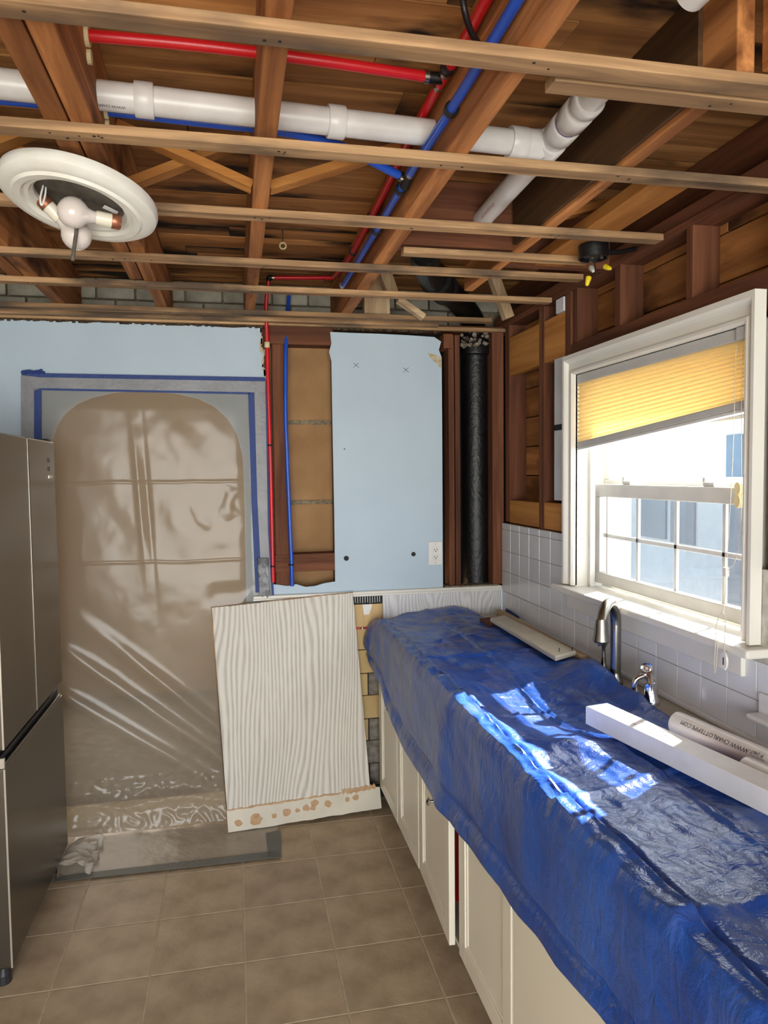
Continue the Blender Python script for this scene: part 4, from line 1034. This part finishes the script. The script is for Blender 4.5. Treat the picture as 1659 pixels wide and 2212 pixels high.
bm = wrap_text(nb(), 'ASTM D2665 PVC-DWV', .012, B1-dY*.14, dY, V((-.8, 0, -.6)), .030); obj('printed_lettering', bm, 'redink', dp)
t3 = thing('vent_pipe', 'white PVC pipe end hanging above the nearest ceiling strips', 'pipe', (.80, .9, 2.40))
obj('pipe', tube(nb(), [(.80, .55, 2.45), (.772, 1.135, 2.432)], .030, 26), 'pvc', t3, smooth=True); coupling(t3, (.775, 1.05, 2.434), (-.028, .57, -.018), .0365, .06)

def pex(name, label, pts, r, mat, k=8, clips=(), rings=()):
    t = thing(name, label, 'pipe', V(pts[0]))
    obj('pipe', tube(nb(), smooth_path(pts, k), r, 14), mat, t, smooth=True)
    for (p_, d_) in clips:
        p_, d_ = V(p_), V(d_).normalized(); obj('pipe_clip', tube(nb(), [p_-d_*.007, p_+d_*.007], r+.0055, 12), 'black', t, smooth=True)
    for (p_, d_) in rings:
        p_, d_ = V(p_), V(d_).normalized(); obj('crimp_ring', tube(nb(), [p_-d_*.005, p_+d_*.005], r+.0022, 14), 'copper', t, smooth=True)
    return t
RX, RZ = .464, 2.49
RT = onz(942, 172, RZ)
t = pex('hot_water_pipe', 'red plastic water pipe crossing the joists to a tee', [(-.299, 1.55, RZ), (-.059, 1.543, RZ), (.203, 1.553, RZ), (RX-.02, 1.572, RZ)], .0114, 'redpex', rings=[((RX-.035, 1.571, RZ), (1, 0, 0))])
obj('joist_bushing', tube(nb(), [(-.267, 1.549, RZ), (-.258, 1.549, RZ)], .020, 14), 'ivory', t); obj('joist_bushing', tube(nb(), [(-.267, 1.566, RZ-.031), (-.258, 1.566, RZ-.031)], .014, 14), 'ivory', t)
t = pex('hot_water_main', 'red plastic water pipe running along the side of a joist', [(RX+.006, -.3, RZ), (RX+.006, 1.329, RZ), (RX+.001, 1.631, RZ), (RX-.001, 1.889, RZ), (RX+.007, 2.239, RZ), (RX+.007, 2.866, RZ), (RX+.006, 3.15, RZ+.02), (RX+.004, 3.35, 2.533)], .0114, 'redpex',
        clips=[((RX+.001, 1.525, RZ), (0, 1, 0)), ((RX-.001, 1.935, RZ), (0, 1, 0)), ((RX+.007, 2.45, RZ), (0, 1, 0)), ((RX+.007, 2.82, RZ), (0, 1, 0))], rings=[((RX+.001, 1.60, RZ), (0, 1, 0)), ((RX+.001, 1.545, RZ), (0, 1, 0))])
obj('tee_fitting', tube(nb(), [(RX-.03, 1.572, RZ), (RX, 1.572, RZ)], .0125, 14), 'black', t, smooth=True)
RD = [ony(580, 600, 3.40), ony(575, 660, 3.425), ony(577, 740, 3.442), ony(580, 860, 3.446), ony(583, 960, 3.446), ony(587, 1120, 3.446), ony(590, 1258, 3.446)]
t = pex('hot_water_drop', 'red plastic water pipe turning down the edge of the blue wall', [ony(733, 600, 3.40), ony(660, 600, 3.40), RD[0]+V((.012, 0, .001))], .0095, 'redpex', rings=[(ony(728, 600, 3.40), (1, 0, 0)), (ony(590, 600, 3.40), (1, 0, 0))])
obj('drop_pipe', tube(nb(), smooth_path([RD[0]-V((0, 0, .012))]+RD[1:], 8), .0092, 14), 'redpex', t, smooth=True)
obj('elbow_fitting', tube(nb(), smooth_path([RD[0]+V((.016, 0, .001)), RD[0]+V((.002, 0, 0)), RD[0]-V((0, 0, .016))], 5), .011, 14), 'black', t, smooth=True)
p = ony(577, 745, 3.442); coupling(t, p, (0, 0, 1), .0125, .026, 'ivory', 'sleeve')
for q in ((583, 962), (589, 1223)): p = ony(*q, 3.446); coupling(t, p, (0, 0, 1), .0108, .008, 'black', 'pipe_clip')
t = pex('cold_water_main', 'blue plastic water pipe running along the side of a joist', [(.474, -.3, 2.40), (.471, 1.18, 2.40), (.469, 1.49, 2.40), (.461, 1.886, 2.40), (.460, 2.31, 2.40), (.456, 2.94, 2.40), (.452, 3.0, 2.40)], .0108, 'bluepex',
        clips=[((.469, 1.52, 2.40), (0, 1, 0)), ((.460, 1.96, 2.40), (0, 1, 0)), ((.460, 2.30, 2.40), (0, 1, 0))], rings=[((.462, 1.86, 2.40), (0, 1, 0)), ((.461, 1.91, 2.40), (0, 1, 0)), ((.452, 2.99, 2.40), (0, 1, 0))])
obj('tee_fitting', tube(nb(), [(.461, 1.865, 2.40), (.461, 1.915, 2.39)], .0135, 14), 'black', t, smooth=True)
t = pex('cold_water_pipe', 'blue plastic water pipe running behind the white drain pipe', [(-1.5, 1.735, 2.445), (-.5, 1.743, 2.445), (-.281, 1.753, 2.445), (-.071, 1.768, 2.445), (.142, 1.785, 2.445), (.28, 1.82, 2.438), (.38, 1.858, 2.416), (.445, 1.883, 2.402)], .0108, 'bluepex', rings=[((.44, 1.88, 2.402), (.8, .45, 0))])
obj('joist_bushing', tube(nb(), [(-.267, 1.754, 2.445), (-.258, 1.754, 2.445)], .017, 14), 'ivory', t); obj('joist_bushing', tube(nb(), [(-.267, 1.768, 2.419), (-.258, 1.768, 2.419)], .012, 14), 'ivory', t)
BD = [ony(624, 640, 3.56), ony(618, 740, 3.475), ony(617, 820, 3.462), ony(617, 900, 3.46), ony(621, 1010, 3.46), ony(626, 1130, 3.458), ony(630, 1222, 3.458), ony(631, 1266, 3.462)]
t = pex('cold_water_drop', 'blue plastic water pipe bowing down the open stud bay', BD, .0098, 'bluepex')
p = ony(629, 1220, 3.458); coupling(t, p, (0, 0, 1), .013, .008, 'black', 'pipe_clip')
tag(obj('black_cable', tube(nb(), smooth_path([onz(995, -40, 2.5), onz(1003, 20, 2.47), onz(1018, 70, 2.43), onz(1036, 98, 2.40)], 6), .006, 10), 'black', smooth=True), 'black cable hanging between the red and blue pipes', 'cable')
tag(obj('black_cable', tube(nb(), smooth_path([onz(1290, 128, 2.37), onz(1420, 148, 2.362), onz(1540, 168, 2.36), onz(1659, 185, 2.358), onz(1760, 196, 2.357)], 6), .006, 10), 'black', smooth=True), 'black cable lying along the top of the nearest strip', 'cable')
p = onz(611, 531, 2.50); bm = nb(); ri = [p+V((.012*math.cos(k_*.5236), 0, .012*math.sin(k_*.5236))) for k_ in range(13)]
er = thing('eye_ring', 'small white ring hook screwed up into the subfloor boards', 'hook', p+V((0, 0, -.016)))
obj('ring', tube(nb(), ri, .0035, 8, cap=False), 'ivory', er, smooth=True); obj('shank', tube(nb(), [p+V((0, 0, .012)), V((p.x, p.y, ZS))], .002, 8), 'copper', er)

# ================================================================== things: ceiling light
LC = V((-.352, 1.905, 2.297))
lf = thing('ceiling_light', 'white round ceiling light with two bare bulbs, hanging tilted', 'ceiling light', LC)
LM = Matrix.Translation(LC) @ Matrix.Rotation(R(9.5), 4, 'Y') @ Matrix.Rotation(R(-8), 4, 'X')
def lpart(nm, bm, mat, par=lf, sm=True): return obj(nm, bm, mat, par, smooth=sm)
lpart('ring', lathe(nb(), [(.103, .018), (.103, -.004), (.112, -.014), (.122, -.014), (.128, -.022), (.144, -.024), (.150, -.018), (.166, -.018), (.180, -.008), (.183, .004), (.180, .018), (.103, .018)], n=72, mat=LM), 'plasterwhite')
lpart('pan', lathe(nb(), [(0, .012), (.098, .010), (.104, .004)], n=48, mat=LM), 'dirty')
def lw(x, y, z): return LM @ V((x, y, z))
b1p = V((.0, -.02, -.055))
def bulb(c0, d, nm='bulb'):
    """bulb with its screw end toward d, c0 the globe centre (light space)"""
    d = V(d).normalized(); q = d.to_track_quat('Z', 'Y').to_matrix().to_4x4(); mt = LM @ Matrix.Translation(V(c0)) @ q
    pr = [(0, -.036)]+[(.036*math.sin(a), -.036*math.cos(a)) for a in [k_*math.pi/10 for k_ in range(1, 8)]]+[(.018, .032), (.0145, .042), (.0135, .052), (0, .052)]
    bo = lpart(nm, lathe(nb(), pr, n=28, mat=mt), 'bulb')
    lpart('socket', lathe(nb(), [(.0155, .050), (.0165, .054), (.0165, .088), (.0165, .092), (0, .092)], n=22, mat=mt), 'porcelain')
    lpart('socket_cap', lathe(nb(), [(.017, .086), (.018, .088), (.018, .104), (.015, .108), (0, .108)], n=22, mat=mt), 'brass')
bulb((-.002, -.03, -.046), (.80, .22, .10)); bulb((-.006, .05, -.066), (-.72, -.28, .5))
lpart('threaded_rod', tube(nb(), [lw(0, .008, .01), lw(.002, .008, -.06), lw(.006, .008, -.148)], .0045, 10), 'dirty')
lpart('wire', tube(nb(), smooth_path([lw(-.080, -.02, .008), lw(-.078, -.03, -.03), lw(-.072, -.03, -.045), lw(-.070, -.026, -.02), lw(-.074, -.018, .006)], 6), .0022, 8), 'white')
lpart('label', poly_slab(nb(), [lw(.055, .01, .0085), lw(.085, .03, .0082), (lw(.078, .045, .0078)), lw(.047, .027, .0082)], LM.to_3x3() @ V((0, 0, -.0006))), 'paper')

# ================================================================== things: junction box
jc = onz(1282, 548, 2.322)
jb = thing('junction_box', 'round black junction box with yellow wire nuts under the strips', 'junction box', jc)
JR = .047
obj('box_shell', lathe(nb(), [(0, .026), (JR, .026), (JR, -.016), (JR-.005, -.016), (JR-.005, .02), (0, .02)], jc, 30), 'black', jb, smooth=True)
obj('box_core', lathe(nb(), [(0, .015), (JR-.01, .015), (JR-.014, -.008), (0, -.010)], jc, 12), 'darkgrey', jb)
for dx, dy in ((-.014, -.02), (.016, -.024), (0, .02)): box('terminal', jc.x+dx-.005, jc.x+dx+.005, jc.y+dy-.005, jc.y+dy+.005, jc.z-.022, jc.z+.006, 'copper', jb, .001)
def nut(p, d, mat):
    d = V(d).normalized(); obj('wire_nut', tube(nb(), [p, p+d*.004, p+d*.026, p+d*.029], [.0085, .0095, .006, .004], 12), mat, jb, smooth=True)
p = onz(1307, 573, 2.30); nut(p+V((0, 0, -.004)), (.2, -.7, -.4), 'yellow'); p = onz(1277, 578, 2.30); nut(p, (-.1, -.6, -.5), 'rail')
pe = ony(1272, 598, jc.y-.01); nut(pe, (-.25, 0, -1), 'yellow')
obj('wire', tube(nb(), smooth_path([jc+V((.0, 0, -.012)), ony(1286, 588, jc.y-.01), pe], 6), .0016, 8), 'black', jb)
obj('cable', tube(nb(), smooth_path([jc+V((.03, 0, .008)), jc+V((.09, .01, .012)), jc+V((.16, .02, .03))], 6), .008, 10), 'black', jb, smooth=True)

# ================================================================== outside
struct(obj('eave', bx(nb(), 1.476, 2.0, -3, 6, 2.45, 2.6), 'siding'), 'white roof eave over the window outside', 'eave')
struct(obj('ground_outside', bx(nb(), 1.6, 30, -20, 25, -.75, -.7), 'ground'), 'pale sunlit ground outside the window', 'ground')
nh = thing('neighbour_house', 'white sided house seen overexposed through the window', 'house', (7.5, 6, -.7))
box('wall', 7, 10, -4, 17, -.7, 2.35, 'siding', nh)
obj('roof', poly_slab(nb(), [(6.6, -4.4, 2.3), (6.6, 17.4, 2.3), (8.5, 17.4, 3.5), (8.5, -4.4, 3.5)], (0, 0, .12)), 'roofing', nh)
for a, c in (((1388, 1068), (1440, 1165)), ((1452, 1072), (1502, 1178)), ((1573, 940), (1604, 1035)), ((1570, 1075), (1602, 1330))):
    p0 = onx(*a, 6.99); p1 = onx(*c, 6.99); wdw = box('window', 6.96, 6.998, min(p0.y, p1.y), max(p0.y, p1.y), max(min(p0.z, p1.z), -.6), max(p0.z, p1.z), 'extglass', nh)
